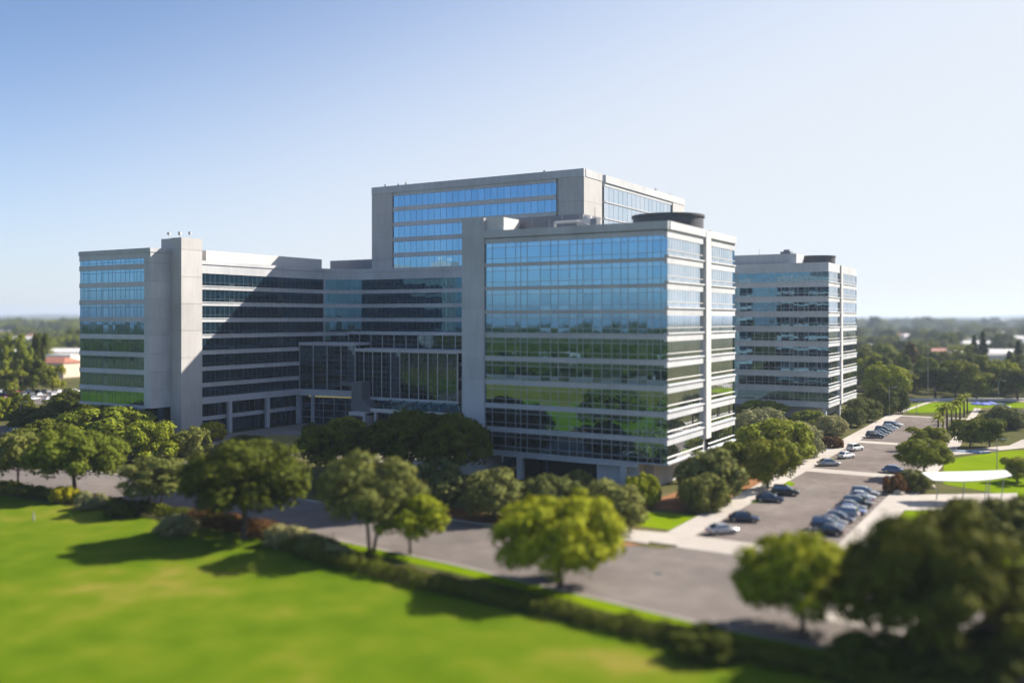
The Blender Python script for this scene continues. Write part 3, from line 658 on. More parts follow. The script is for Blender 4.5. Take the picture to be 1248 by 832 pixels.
def trunk_mesh(seed, h, r, lumps, multi=1, nb=7):
    rg = random.Random(seed); m = MB()
    for s in range(multi):
        a = s * 2 * PI / max(1, multi) + .5; off = 0 if multi == 1 else .35
        lean = (.0 if multi == 1 else .16) * h
        b0 = (off * math.cos(a), off * math.sin(a), -.1)
        p1 = (b0[0] + lean * .45 * math.cos(a) + rg.uniform(-.1, .1), b0[1] + lean * .45 * math.sin(a), h * .5)
        p2 = (b0[0] + lean * math.cos(a) + rg.uniform(-.2, .2), b0[1] + lean * math.sin(a), h)
        rr = r if multi == 1 else r * .7
        m.tube([b0, (b0[0], b0[1], .35), p1, p2], [rr * 1.6, rr * 1.05, rr * .85, rr * .65], 8)
        sel = rg.sample(lumps, min(nb, len(lumps)))
        for (x, y, z, k, kz) in sel:
            st = Vector(p1).lerp(Vector(p2), rg.uniform(.4, 1.0)); en = Vector((x, y, z))
            md_ = st.lerp(en, .5) + Vector((rg.uniform(-.3, .3), rg.uniform(-.3, .3), -.15 * (en - st).length * .5))
            m.tube([tuple(st), tuple(md_), tuple(en)], [rr * .5, rr * .32, rr * .1], 5)
    return m
PROTO = {}
def kind(key, name, w, h, lumps, n, size, leaf, trunk=None, multi=1, flat=0.0, aspect=1.5):
    """one tree kind: crown mesh and trunk mesh of a known width and height"""
    v, f = leafcloud(sum(map(ord, key)), lumps, int(n * 1.6), size * .95, flat, aspect=aspect)
    cm = npmesh(name + '_crown', v, f, [M[leaf]])
    zmax = float(np.percentile(v[:, 2], 99.7)); wx = float(np.percentile(np.abs(v[:, :2]), 99.0)) * 2
    tm = None
    if trunk:
        t = trunk_mesh(sum(map(ord, key)) + 1, trunk[0], trunk[1], lumps, multi)
        tm = bpy.data.meshes.new(name + '_trunk'); tm.from_pydata(t.v, [], t.f); tm.materials.append(M['bark']); tm.update()
    PROTO[key] = dict(name=name, crown=cm, trunk=tm, w=wx, h=zmax, leaf=leaf)
kind('domeA', 'broadleaf_tree', 13, 9.7, lumps_dome(1, 6.5, 2.0, 9.7, 34, 1.75), 9000, .40, 'leaf_bright', (3.2, .28))
kind('domeB', 'broadleaf_tree', 15, 11, lumps_dome(2, 7.5, 3.8, 11, 42, 1.7), 11000, .40, 'leaf_mid', (3.8, .36))
kind('domeH', 'broadleaf_tree', 15, 11, lumps_dome(23, 7.5, 2.0, 11, 34, 2.0), 12000, .42, 'leaf_warm', (4.4, .42))
kind('domeC', 'broadleaf_tree', 14, 12, lumps_dome(3, 7.0, 3.8, 12.5, 40, 1.9), 11000, .40, 'leaf_dark', (4.6, .4))
kind('olive', 'olive_tree', 12, 12, lumps_dome(4, 6.2, 3.6, 12, 30, 1.7), 6500, .36, 'leaf_olive', (5.0, .3), 3)
kind('small', 'young_tree', 8, 7, lumps_dome(5, 4.2, 2.4, 7, 16, 1.35), 4200, .34, 'leaf_bright', (3.2, .16))
kind('light', 'slender_tree', 8, 9, lumps_dome(6, 4.4, 2.6, 8.6, 18, 1.3), 3600, .36, 'leaf_olive', (4.0, .18), 2)
kind('mound', 'shrub', 10, 6, lumps_dome(7, 5.2, .1, 6, 30, 1.3), 7500, .32, 'leaf_shrub')
kind('moundo', 'shrub', 10, 6, lumps_dome(8, 5.2, .1, 6, 30, 1.3), 7500, .32, 'leaf_olive')
kind('moundd', 'shrub', 10, 7, lumps_dome(9, 5.2, .1, 7, 30, 1.6), 7500, .36, 'leaf_dark')
kind('moundy', 'shrub', 8, 5, lumps_dome(10, 4.2, .1, 5, 24, 1.2), 5200, .32, 'leaf_yellow')
kind('moundg', 'shrub', 8, 4.5, lumps_dome(11, 4.2, .1, 4.5, 24, 1.2), 6000, .26, 'leaf_grey')
kind('moundb', 'shrub', 8, 4.5, lumps_dome(12, 4.2, .1, 4.5, 24, 1.2), 5200, .30, 'leaf_bright')
kind('moundr', 'shrub', 6, 2.5, lumps_dome(13, 3.2, .0, 2.2, 20, .8), 3600, .22, 'leaf_red')
def lumps_cone(seed, R, h, n, lr, z0=.5, pw=1.0):
    rg = random.Random(seed); out = []
    for i in range(n):
        u = (i + .5) / n; z = z0 + (h - z0) * u; rr = R * (1 - u) ** pw
        a = i * 2.399; q = rg.uniform(.35, .9)
        k = max(.5, lr * (1.15 - .75 * u)) * rg.uniform(.8, 1.2)
        out.append((rr * q * math.cos(a), rr * q * math.sin(a), z, k, k * rg.uniform(.8, 1.2)))
    return out
kind('cypress', 'cypress_tree', 5, 20, lumps_cone(20, 2.0, 19, 34, 1.6, 1.2, .6), 6000, .45, 'leaf_pine', (3.0, .35))
kind('conifer', 'conifer_tree', 9, 19, lumps_cone(21, 4.2, 18, 40, 2.0, 2.0, .8), 6500, .5, 'leaf_brown', (4.0, .35))
rg = random.Random(31)
tall = [(rg.gauss(0, 2.6), rg.gauss(0, 2.6), rg.uniform(5, 15.5), rg.uniform(1.3, 2.3), rg.uniform(1.2, 2.0)) for _ in range(30)]
kind('tall', 'gum_tree', 10, 17, tall, 6000, .5, 'leaf_mid', (7.0, .4), 2)
tall2 = [(rg.gauss(0, 3.2), rg.gauss(0, 3.2), rg.uniform(4, 12), rg.uniform(1.5, 2.5), rg.uniform(1.3, 2.0)) for _ in range(30)]
kind('wide', 'gum_tree', 12, 14, tall2, 6500, .5, 'leaf_dark', (6.0, .45))
tall3 = [(rg.gauss(0, 3.0), rg.gauss(0, 3.0), rg.uniform(2.5, 9), rg.uniform(1.4, 2.3), rg.uniform(1.3, 2.0)) for _ in range(26)]
kind('park', 'park_tree', 12, 11, tall3, 5500, .5, 'leaf_park', (3.0, .35))
kind('parko', 'park_tree', 12, 11, lumps_dome(41, 6, 1.2, 10, 26, 2.0), 5500, .5, 'leaf_parko', (3.0, .35))
kind('parkd', 'park_tree', 12, 11, lumps_dome(42, 6, .6, 11, 26, 2.2), 6000, .5, 'leaf_dark', (3.0, .35))
def bush_or_tree(key, pos, w, h, label, cat=None, group=None, rz=None, parts=True):
    P = PROTO[key]
    e = empty(P['name'], (pos[0], pos[1], 0.0), random.uniform(0, 6.28) if rz is None else rz)
    c = bpy.data.objects.new('foliage' if P['trunk'] is None else 'crown', P['crown']); COL.objects.link(c); c.parent = e
    if P['trunk']:
        t = bpy.data.objects.new('trunk', P['trunk']); COL.objects.link(t); t.parent = e
    s = 0.97 * w / P['w']; e.scale = (s, s * random.uniform(.92, 1.08), h / P['h'])
    tag(e, label, cat or ('shrub' if P['trunk'] is None else 'tree'), group)
    return e
def T(key, px, pyb, wpx, pyt, label, cat=None, group=None):
    """tree whose foot stands at pixel (px,pyb) of the photograph, so wide and with its top at row pyt"""
    p = G(px, pyb); d = fwd(p)
    return bush_or_tree(key, p, wpx / F * d, H - (pyt - HZ) / F * d, label, cat, group)
g1 = 'trees along the front drive'
T('light', 22, 598, 62, 527, 'thin olive green tree at the far left edge of the drive', None, g1)
T('domeB', 90, 604, 116, 524, 'broad dark green tree with forked trunk, second from the left on the drive', None, g1)
T('light', 190, 622, 88, 558, 'small feathery tree with thin stems between two broad dark crowns', None, g1)
T('domeC', 298, 655, 155, 538, 'largest dark domed tree by the hedge, left of the two thin trunked olive tree', None, g1)
T('olive', 452, 672, 130, 550, 'tall olive grey tree on several leaning trunks beside the drive', None, g1)
T('small', 500, 676, 92, 602, 'small bright green tree leaning against the olive grey tree', None, g1)
T('domeA', 683, 714, 156, 601, 'round bright green tree standing alone on the verge below the front block', None, g1)
T('domeA', 978, 770, 158, 650, 'bright yellow green tree beside the big dark tree at the lower right', None, g1)
T('domeH', 1143, 812, 212, 624, 'huge dark tree filling the lower right corner', None, g1)
T('domeH', 1215, 702, 175, 608, 'dark tree behind the huge lower right tree, at the right edge', None, g1)
g2 = 'trees and shrubs in front of the front block'
T('parko', 535, 622, 76, 560, 'olive green rounded tree left of the front block pier foot', None, g2)
T('parko', 602, 632, 84, 571, 'olive green rounded tree in front of the pier, by the mulch strip', None, g2)
T('moundo', 672, 632, 78, 578, 'grey olive shrub in front of the block entrance', None, g2)
T('parko', 745, 648, 84, 585, 'grey green tree at the block corner above the lone bright tree', None, g2)
T('moundo', 706, 606, 34, 572, 'small upright shrub against the entrance wall', None, g2)
T('moundb', 783, 616, 46, 578, 'bright little shrub under the block corner', None, g2)
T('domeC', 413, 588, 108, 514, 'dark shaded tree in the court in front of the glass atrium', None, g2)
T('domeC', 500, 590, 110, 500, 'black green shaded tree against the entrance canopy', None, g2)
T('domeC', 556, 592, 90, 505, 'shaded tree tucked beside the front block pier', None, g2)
T('moundy', 420, 532, 52, 508, 'sunlit yellow bush peeping over the shaded court tree', None, g2)
g3 = 'shrubs below the left wing'
T('mound', 128, 541, 125, 496, 'wide glossy green shrub below the mirrored end bay', None, g3)
T('moundd', 58, 548, 84, 512, 'low dark hedge shrub left of the wide glossy shrub', None, g3)
T('mound', 178, 560, 82, 514, 'rounded green shrub in front of the wide glossy one', None, g3)
T('moundy', 214, 530, 52, 501, 'yellow green shrub below the concrete pier', None, g3)
T('moundo', 234, 557, 50, 521, 'small olive shrub beside the path at the pier', None, g3)
T('moundd', 234, 517, 36, 491, 'dark shrub against the foot of the pier', None, g3)
T('moundy', 258, 536, 36, 514, 'bright lime bush beside the ground floor columns', None, g3)
T('light', 180, 520, 16, 492, 'thin young tree under the end bay corner', None, g3)
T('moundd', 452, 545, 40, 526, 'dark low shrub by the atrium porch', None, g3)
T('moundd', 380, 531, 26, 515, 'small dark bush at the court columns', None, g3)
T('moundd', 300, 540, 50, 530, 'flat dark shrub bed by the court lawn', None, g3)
g4 = 'trees and shrubs beside the front block'
T('parko', 866, 612, 80, 546, 'olive green tree hiding the near corner of the street face', None, g4)
T('moundo', 858, 622, 60, 578, 'squat grey green shrub under the olive tree at the corner', None, g4)
T('park', 903, 590, 46, 538, 'upright yellowish tree at the end of the front block', None, g4)
T('park', 936, 596, 66, 536, 'green tree leaning over the pavement beyond the front block', None, g4)
T('mound', 945, 560, 90, 512, 'wide green shrub behind the pavement trees', None, g4)
T('moundg', 924, 540, 72, 498, 'silver leaved shrub behind the front block', None, g4)
T('moundg', 975, 556, 60, 515, 'silver grey shrub beside the branching path', None, g4)
T('mound', 930, 512, 60, 488, 'dark green shrub at the foot of the further block, left', None, g4)
T('mound', 985, 520, 40, 500, 'green shrub under the ledge of the further block', None, g4)
T('moundg', 1014, 529, 42, 506, 'pale feathery round shrub on the pavement corner', None, g4)
T('moundr', 1013, 545, 30, 531, 'low russet shrub in a bed by the pavement', None, g4)
T('moundo', 1052, 513, 44, 484, 'rounded olive shrub beyond the further block', None, g4)
T('moundo', 1040, 520, 30, 497, 'low olive shrub in front of the rounded one', None, g4)
T('moundd', 1072, 505, 44, 468, 'tall clipped dark shrub beside the parked row', None, g4)
T('moundd', 1090, 503, 32, 466, 'second tall clipped dark shrub, nearer the lawn path', None, g4)
T('domeA', 1080, 490, 54, 443, 'bright round crowned tree above the clipped shrubs', None, g4)
g5 = 'trees of the campus green'
T('domeB', 1126, 583, 66, 536, 'dark round tree at the end of the right hand car row', None, g5)
T('park', 1128, 548, 48, 520, 'bushy tree behind the dark round tree by the car row', None, g5)
T('park', 1182, 546, 42, 511, 'green tree beside the blue pool', None, g5)
T('park', 1206, 545, 44, 509, 'broad green tree right of the pool tree', None, g5)
T('parko', 1225, 522, 48, 494, 'bushy tree beyond the curved path', None, g5)
T('park', 1240, 588, 46, 558, 'tree cut by the right edge beside the white canopy', None, g5)
T('moundo', 1178, 528, 20, 514, 'small shrub under the palm row', None, g5)
T('moundr', 1092, 600, 34, 578, 'russet planting among boulders by the white canopy', None, g5)
T('moundo', 1115, 598, 40, 572, 'loose olive shrub among the boulders', None, g5)
T('moundr', 1238, 520, 30, 507, 'flowering shrub beside the curved path', None, g5)
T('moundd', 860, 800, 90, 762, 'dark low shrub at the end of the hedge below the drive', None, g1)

T('moundd', 1060, 822, 110, 770, 'shrub darkened as the shadow under the bright lower right tree', None, g1)  # added shrubs, their dark leaves stand in for the shade under the trees
T('moundd', 1165, 830, 150, 765, 'shrub mass darkened as the shade under the huge lower right tree', None, g1)
T('moundd', 1240, 815, 110, 745, 'shrub darkened as tree shade in the lower right corner', None, g1)
# hedges along the drive: leaf faces over a row of lumps
def hedge(pts, wid, hgt, leaf, label, seed, n, size=.26):
    rg = random.Random(seed); L = []
    for (a, b_) in zip(pts, pts[1:]):
        dist = math.dist(a, b_); k = max(2, int(dist / .9))
        for i in range(k):
            t = i / k; L.append((a[0] + (b_[0] - a[0]) * t + rg.uniform(-.3, .3), a[1] + (b_[1] - a[1]) * t + rg.uniform(-.4, .4), hgt * .42 * rg.uniform(.75, 1.2), wid * .5 * rg.uniform(.8, 1.25), hgt * .5 * rg.uniform(.7, 1.25)))
    org = pts[len(pts) // 2]
    v, f = leafcloud(seed, L, n, size); v = v - np.array([org[0], org[1], 0]); v[:, 2] = np.maximum(v[:, 2], .0)
    o = bpy.data.objects.new('hedge', npmesh('hedge', v, f, [M[leaf]])); COL.objects.link(o); o.location = (org[0], org[1], 0.02)
    tag(o, label, 'hedge', 'hedges edging the front lawn'); return o
hedge([(-190, 92), (-146, 91), (-120, 91.8), (-108, 91.5)], 3.4, 1.7, 'leaf_dark', 'dark clipped hedge at the left end of the lawn edge', 61, 16000)
hedge([(-107, 91.5), (-98, 90.5), (-90, 89.8)], 4.0, 1.9, 'leaf_red', 'brown leaved hedge under the largest domed tree', 62, 7000)
hedge([(-89, 90.6), (-82, 88.2), (-74, 85.6)], 3.2, 1.8, 'leaf_grey', 'pale grey green hedge between the domed tree and the olive tree', 63, 7000)
hedge([(-88, 87.5), (-78, 84.6), (-70, 83.2), (-49, 81), (-30, 79.2), (-8, 77.8), (20, 76)], 2.6, 1.6, 'leaf_dark', 'long dark hedge along the drive from the olive tree to the lower right corner', 64, 26000)
g6 = 'low shrubs along the front hedge'
for px, py, w, t, k_, lb in ((78, 612, 34, 592, 'moundy', 'small yellow shrub poking from the left hedge'), (112, 620, 40, 600, 'moundg', 'pale grey shrub in the left hedge below the second tree'), (150, 630, 40, 612, 'moundd', 'dark rounded shrub near the left hedge end'), (216, 650, 60, 628, 'moundg', 'pale shrub in front of the feathery tree'), (345, 665, 50, 640, 'moundg', 'pale shrub right of the domed tree trunk'), (385, 676, 56, 655, 'moundo', 'olive shrub where the pale hedge ends')):
    T(k_, px, py, w, t, lb, None, g6)

# ------------------------------------------------------------------ palms
def palm_meshes(seed, h):
    rg = random.Random(seed); t = MB()
    t.tube([(0, 0, -.1), (.05, 0, h * .5), (.12, .05, h)], [.32, .24, .2], 8)
    c = MB()
    for i in range(26):
        a = i * 2.399; el = rg.uniform(-.5, 1.15); L = rg.uniform(2.0, 2.6); pv = None
        for s in range(6):
            u = s / 5; r = L * u * math.cos(el) * (1 - .12 * u); z = h + L * u * math.sin(el) - 1.3 * u * u
            p = Vector((.12 + r * math.cos(a), .05 + r * math.sin(a), z)); wd = .34 * math.sin(PI * min(1, u + .12)) + .03
            sd = Vector((-math.sin(a), math.cos(a), 0)) * wd
            if pv is not None:
                q, qs = pv; dn = Vector((0, 0, -.16))
                c.quad(tuple(q), tuple(p), tuple(p + sd + dn), tuple(q + qs + dn)); c.quad(tuple(p), tuple(q), tuple(q - qs + dn), tuple(p - sd + dn))
            pv = (p, sd)
    return t, c
tm, cm_ = palm_meshes(3, 6.5)
palm = empty('palm_tree', (0, 0, 0)); tag(palm, 'x', 'palm tree', 'palms along the walkway')
tm.build('trunk', M['bark'], palm); cm_.build('crown', M['leaf_bright'], palm)
pp = [(1143, 537), (1149, 531), (1154.5, 526), (1160, 521), (1165, 516.5), (1170, 512), (1175, 508), (1179, 504.5)]
ordn = ['nearest', 'second', 'third', 'fourth', 'fifth', 'sixth', 'seventh', 'eighth', 'ninth', 'tenth', 'eleventh', 'twelfth']
for i, (px, py) in enumerate(pp):
    o = palm if i == 0 else copy_tree(palm)
    x, y = G(px, py); o.location = (x, y, 0); o.rotation_euler = (0, 0, i * 1.3); s = random.uniform(.85, 1.1); o.scale = (s, s, s)
    o['label'] = ('farthest' if i == len(pp) - 1 else ordn[i]) + ' palm of the row along the walkway on the green'

# ------------------------------------------------------------------ mid-distance trees (each its own thing)
def tree_single(key):
    P = PROTO[key]
    if 'one' not in P:
        a = P['crown']; nv = len(a.vertices); va = np.empty(nv * 3, np.float32); a.vertices.foreach_get('co', va)
        me = a.copy(); me.name = P['name']
        if P['trunk']:
            bm = bmesh.new(); bm.from_mesh(a); k = len(bm.faces); bm.from_mesh(P['trunk']); bm.faces.ensure_lookup_table()
            for fc in bm.faces[k:]: fc.material_index = 1
            bm.to_mesh(me); bm.free(); me.materials.append(M['bark'])
        P['one'] = me
    return P['one']
GROUP_R, GROUP_L = 'trees beyond the far lawn', 'trees beyond the left car park'
def far_tree(key, p, w, h, label, group):
    P = PROTO[key]
    if fwd(p) < 470: return bush_or_tree(key, p, w, h, label, 'tree', group)
    o = bpy.data.objects.new(P['name'], tree_single(key)); COL.objects.link(o)
    o.location = (*p, 0); o.rotation_euler = (0, 0, random.uniform(0, 6.28)); s = w / P['w']; o.scale = (s, s, h / P['h'])
    return tag(o, label, 'tree', group)
def TF(key, px, pyb, wpx, pyt, label, group):
    p = G(px, pyb); d = fwd(p); return far_tree(key, p, wpx / F * d, H - (pyt - HZ) / F * d, label, group)
# named ones
TF('conifer', 1110, 470, 34, 417, 'tall brownish conifer standing above the round green crowns', GROUP_R)
TF('cypress', 1187, 460, 20, 409, 'left of the two tall dark cypresses', GROUP_R)
TF('cypress', 1198, 459, 19, 404, 'right of the two tall dark cypresses', GROUP_R)
TF('cypress', 1241, 463, 24, 416, 'dark pointed cypress at the right edge', GROUP_R)
TF('cypress', 1230, 466, 22, 428, 'shorter dark cypress beside the right edge one', GROUP_R)
TF('wide', 1140, 486, 52, 447, 'dark spreading tree left of the tall thin mast', GROUP_R)
TF('park', 1165, 486, 50, 440, 'sunlit tree with light top behind the far wall', GROUP_R)
TF('domeA', 1064, 472, 40, 432, 'light green tree showing beside the far block', GROUP_R)
TF('parko', 1050, 462, 30, 421, 'tan green tree against the edge of the far block', GROUP_R)
TF('park', 1190, 487, 44, 455, 'green tree behind the white lamp post', GROUP_R)
TF('wide', 1240, 488, 56, 450, 'dark tree mass behind the boundary wall at the right edge', GROUP_R)
TF('tall', 8, 474, 34, 408, 'tall open gum tree by the left edge', GROUP_L)
TF('tall', 28, 476, 30, 412, 'tall gum tree second from the left edge', GROUP_L)
TF('wide', 47, 470, 22, 406, 'dark pointed gum tree above the white roofs', GROUP_L)
TF('wide', 40, 482, 40, 438, 'dark bushy tree before the red roofed building', GROUP_L)
TF('park', 64, 479, 28, 445, 'green tree in front of the beige wall', GROUP_L)
TF('park', 12, 484, 36, 450, 'bushy green tree at the car park edge', GROUP_L)
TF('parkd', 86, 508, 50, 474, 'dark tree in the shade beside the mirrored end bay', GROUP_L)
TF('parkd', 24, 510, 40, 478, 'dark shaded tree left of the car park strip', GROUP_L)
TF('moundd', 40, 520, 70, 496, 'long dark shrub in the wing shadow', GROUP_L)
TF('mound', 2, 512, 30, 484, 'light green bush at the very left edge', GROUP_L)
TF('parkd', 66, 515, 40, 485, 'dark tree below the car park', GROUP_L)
rnd = random.Random(11)
kinds = ['wide', 'park', 'parko', 'parkd', 'tall', 'domeB', 'domeA']
lab_r = {'wide': 'dark rounded gum tree in the treetops beyond the far lawn', 'park': 'mid green park tree in the treetops beyond the far lawn', 'parko': 'olive tinted tree in the treetops beyond the far lawn', 'parkd': 'dense dark park tree in the treetops beyond the far lawn', 'tall': 'tall open gum tree in the treetops beyond the far lawn', 'domeB': 'smooth domed tree in the treetops beyond the far lawn', 'domeA': 'light green domed tree in the treetops beyond the far lawn'}
used_r = []
HOUSES = []
def clear(p, r): return all(math.dist(p, q) > rr + r for q, rr in HOUSES)
HOUSE_SPEC = [  # px, base row, width px, wall height m, roof, label
    (70, 459, 48, 9.0, 'red', 'beige stucco building with red tiled roof beside the mirrored end bay'),
    (30, 446, 60, 5.5, 'white', 'long low building with white flat roof behind the gum trees'),
    (80, 443, 36, 7.0, 'white', 'white roofed hall behind the red roofed building'),
    (14, 455, 30, 5.0, 'red', 'low house with red roof at the left edge'),
    (35, 425, 26, 7, 'white', 'distant pale roof among trees on the left'),
    (62, 420, 22, 7, 'grey', 'distant grey roof among trees on the left'),
    (1090, 446, 14, 8, 'grey', 'grey house beside the brown conifer'),
    (1138, 445, 16, 8, 'white', 'white roof behind the tall thin mast'),
    (1212, 448, 20, 9, 'white', 'white walled house between the cypresses'),
    (1176, 420, 28, 8, 'white', 'distant pale roof above the spreading trees'),
    (1060, 421, 14, 7, 'white', 'small pale roof beside the far block'),
    (1100, 418, 12, 7, 'white', 'tiny pale roof in the far trees'),
    (1222, 412, 14, 8, 'grey', 'tiny grey roof far off at the right'),
    (1140, 410, 12, 8, 'white', 'tiny white building near the skyline, right of centre mast'),
]
for px, py, w, hh, rk, lb in HOUSE_SPEC:
    p = G(px, py); d = fwd(p); W = w / F * d; Dp = W * .7
    h = empty('house', (*p, 0), .25 + (px * 37 % 10) * .03)
    tag(h, lb, 'building', 'low buildings among the distant trees')
    wl = MB(); wl.box(-W / 2, W / 2, -Dp / 2, Dp / 2, 0, hh * .8); wl.build('wall', M['stucco'] if rk == 'red' else M['stucco2'], h)
    rf = MB()
    if rk == 'red':
        o = .6; z = hh * .8 + .003
        rf.v += [(-W / 2 - o, -Dp / 2 - o, z), (W / 2 + o, -Dp / 2 - o, z), (W / 2 + o, Dp / 2 + o, z), (-W / 2 - o, Dp / 2 + o, z), (-W / 4, 0, hh * 1.1), (W / 4, 0, hh * 1.1)]
        rf.f += [(0, 1, 5, 4), (1, 2, 5), (2, 3, 4, 5), (3, 0, 4), (3, 2, 1, 0)]
        rf.build('roof', M['roofred'], h)
    else:
        rf.box(-W / 2 - .4, W / 2 + .4, -Dp / 2 - .4, Dp / 2 + .4, hh * .8 + .003, hh * .8 + .5); rf.build('roof', M['roofwhite'] if rk == 'white' else M['roofgrey'], h)
    for i in range(int(W / 5)):
        wn = MB(); x = -W / 2 + 2 + i * 5
        if x + 1.8 < W / 2: wn.box(x, x + 1.8, -Dp / 2 - .05, -Dp / 2 - .003, hh * .25, hh * .55); wn.build('window', M['glass_dark'], h)
    HOUSES.append((p, max(W, Dp) * .55))
    for q_ in range(16, 110, 13): HOUSES.append((at(px, d - q_), W * .4))
rh = random.Random(77)
for k in range(90):
    L_ = k % 3 == 0
    px = rh.uniform(-30, 90) if L_ else rh.uniform(1050, 1270); d = 540 + 1700 * rh.random() ** 1.3; p = at(px, d); W = rh.uniform(14, 34); Dp = rh.uniform(10, 18); hh = rh.uniform(6, 9.5)
    if not clear(p, 14): continue
    h = empty('house', (*p, 0), rh.uniform(.2, .8)); rk = rh.choice(['roofwhite', 'roofgrey', 'roofwhite', 'roofred'])
    tag(h, ('pale roofed' if rk == 'roofwhite' else 'grey roofed' if rk == 'roofgrey' else 'red roofed') + ' house half hidden in the distant trees, ' + ('left of the wing' if L_ else 'right of the further block'), 'building', 'houses half hidden in the distant trees')
    wl = MB(); wl.box(-W / 2, W / 2, -Dp / 2, Dp / 2, 0, hh * .72); wl.build('wall', M['stucco2'] if k % 2 else M['stucco'], h)
    rf = MB(); o = .7; z = hh * .72 + .003
    rf.v += [(-W / 2 - o, -Dp / 2 - o, z), (W / 2 + o, -Dp / 2 - o, z), (W / 2 + o, Dp / 2 + o, z), (-W / 2 - o, Dp / 2 + o, z), (-W / 2 - o + 3, 0, hh), (W / 2 + o - 3, 0, hh)]
    rf.f += [(0, 1, 5, 4), (1, 2, 5), (2, 3, 4, 5), (3, 0, 4), (3, 2, 1, 0)]; rf.build('roof', M[rk], h)
    HOUSES.append((p, W * .5)); [HOUSES.append((at(px, d - q_), W * .36)) for q_ in range(16, 125, 13)]
cnt = 0
for k in range(2000):
    if cnt >= 120: break
    px = rnd.uniform(1046, 1330); d = 345 + 400 * rnd.random() ** 1.2; p = at(px, d)
    if not clear(p, 4) or any(math.dist(p, q) < 8.5 for q in used_r): continue
    used_r.append(p); kk = rnd.choice(kinds); cnt += 1
    far_tree(kk, p, rnd.uniform(9, 15), rnd.uniform(8, 15) if kk != 'tall' else rnd.uniform(13, 19), lab_r[kk], GROUP_R)
cnt = 0
for k in range(2000):
    if cnt >= 60: break
    px = rnd.uniform(-80, 110); d = 490 + 330 * rnd.random(); p = at(px, d)
    if not clear(p, 5) or any(math.dist(p, q) < 9 for q in used_r): continue
    used_r.append(p); kk = rnd.choice(kinds); cnt += 1
    far_tree(kk, p, rnd.uniform(8, 13), rnd.uniform(6, 10) if kk != 'tall' else rnd.uniform(12, 16), lab_r[kk].replace('far lawn', 'left car park').replace('in the', 'among the'), GROUP_L)

# far-off wood that reads as one mass: points instanced with the crown meshes
def wood(name, pts, keys, kinds_i, scl, label):
    me = bpy.data.meshes.new(name); me.vertices.add(len(pts)); me.vertices.foreach_set('co', np.asarray(pts, np.float32).ravel())
    for nm, ty, dat in (('which', 'INT', kinds_i), ('size', 'FLOAT_VECTOR', scl), ('turn', 'FLOAT', np.random.default_rng(4).random(len(pts)) * 6.28)):
        a = me.attributes.new(nm, ty, 'POINT'); a.data.foreach_set('vector' if ty == 'FLOAT_VECTOR' else 'value', np.asarray(dat).ravel())
    o = bpy.data.objects.new(name, me); COL.objects.link(o)
    ng = bpy.data.node_groups.new(name, 'GeometryNodeTree')
    ng.interface.new_socket('Geometry', in_out='INPUT', socket_type='NodeSocketGeometry'); ng.interface.new_socket('Geometry', in_out='OUTPUT', socket_type='NodeSocketGeometry')
    gi = ng.nodes.new('NodeGroupInput'); go = ng.nodes.new('NodeGroupOutput'); jn = ng.nodes.new('GeometryNodeJoinGeometry')
    def attr(nm, dt):
        n = ng.nodes.new('GeometryNodeInputNamedAttribute'); n.data_type = dt; n.inputs['Name'].default_value = nm; return n.outputs['Attribute']
    wa, sa, ta = attr('which', 'INT'), attr('size', 'FLOAT_VECTOR'), attr('turn', 'FLOAT')
    cx = ng.nodes.new('ShaderNodeCombineXYZ'); ng.links.new(ta, cx.inputs['Z'])
    for i, k in enumerate(keys):
        oi = ng.nodes.new('GeometryNodeObjectInfo'); oi.inputs['Object'].default_value = k; oi.inputs['As Instance'].default_value = True
        cmpn = ng.nodes.new('FunctionNodeCompare'); cmpn.data_type = 'INT'; cmpn.operation = 'EQUAL'
        ai = [s for s in cmpn.inputs if s.name == 'A' and s.type == 'INT'][0]; bi = [s for s in cmpn.inputs if s.name == 'B' and s.type == 'INT'][0]
        ng.links.new(wa, ai); bi.default_value = i
        ip = ng.nodes.new('GeometryNodeInstanceOnPoints')
        ng.links.new(gi.outputs[0], ip.inputs['Points']); ng.links.new(cmpn.outputs[0], ip.inputs['Selection']); ng.links.new(oi.outputs['Geometry'], ip.inputs['Instance'])
        rt_ = ng.nodes.new('FunctionNodeEulerToRotation'); ng.links.new(cx.outputs[0], rt_.inputs[0]); ng.links.new(rt_.outputs[0], ip.inputs['Rotation'])
        ng.links.new(sa, ip.inputs['Scale']); ng.links.new(ip.outputs[0], jn.inputs[0])
    ng.links.new(jn.outputs[0], go.inputs[0])
    md = o.modifiers.new('scatter', 'NODES'); md.node_group = ng
    return tag(o, label, 'woodland', None, 'stuff')
src = {}
for o in bpy.data.objects:
    if o.name.startswith('crown') and o.parent is not None:
        for key in ('wide', 'parkd', 'park', 'parko', 'domeB'):
            if o.data is PROTO[key]['crown'] and key not in src: src[key] = o
keys = list(src)
rgn = np.random.default_rng(12)
pts, ki, scl = [], [], []
def add_pt(p, w, h):
    i = int(rgn.integers(len(keys))); P = PROTO[keys[i]]
    pts.append((p[0], p[1], -0.6)); ki.append(i); scl.append((w / P['w'], w / P['w'], h / P['h']))
def patch(p):   # groves and clearings
    return math.sin(p[0] * .021 + 1.3) + math.sin(p[1] * .017 - p[0] * .009) + .8 * math.sin(p[0] * .043 + p[1] * .031)
for _ in range(9500):
    d = math.sqrt(rgn.uniform(690 ** 2, 1700 ** 2)); px = rgn.uniform(-120, 1370)
    p = at(px, d)
    if clear(p, 6) and patch(p) > -0.9:
        t = rgn.random() ** 2.2
        add_pt(p, rgn.uniform(8, 13) + 9 * t, rgn.uniform(6, 11) + 13 * t * rgn.random())
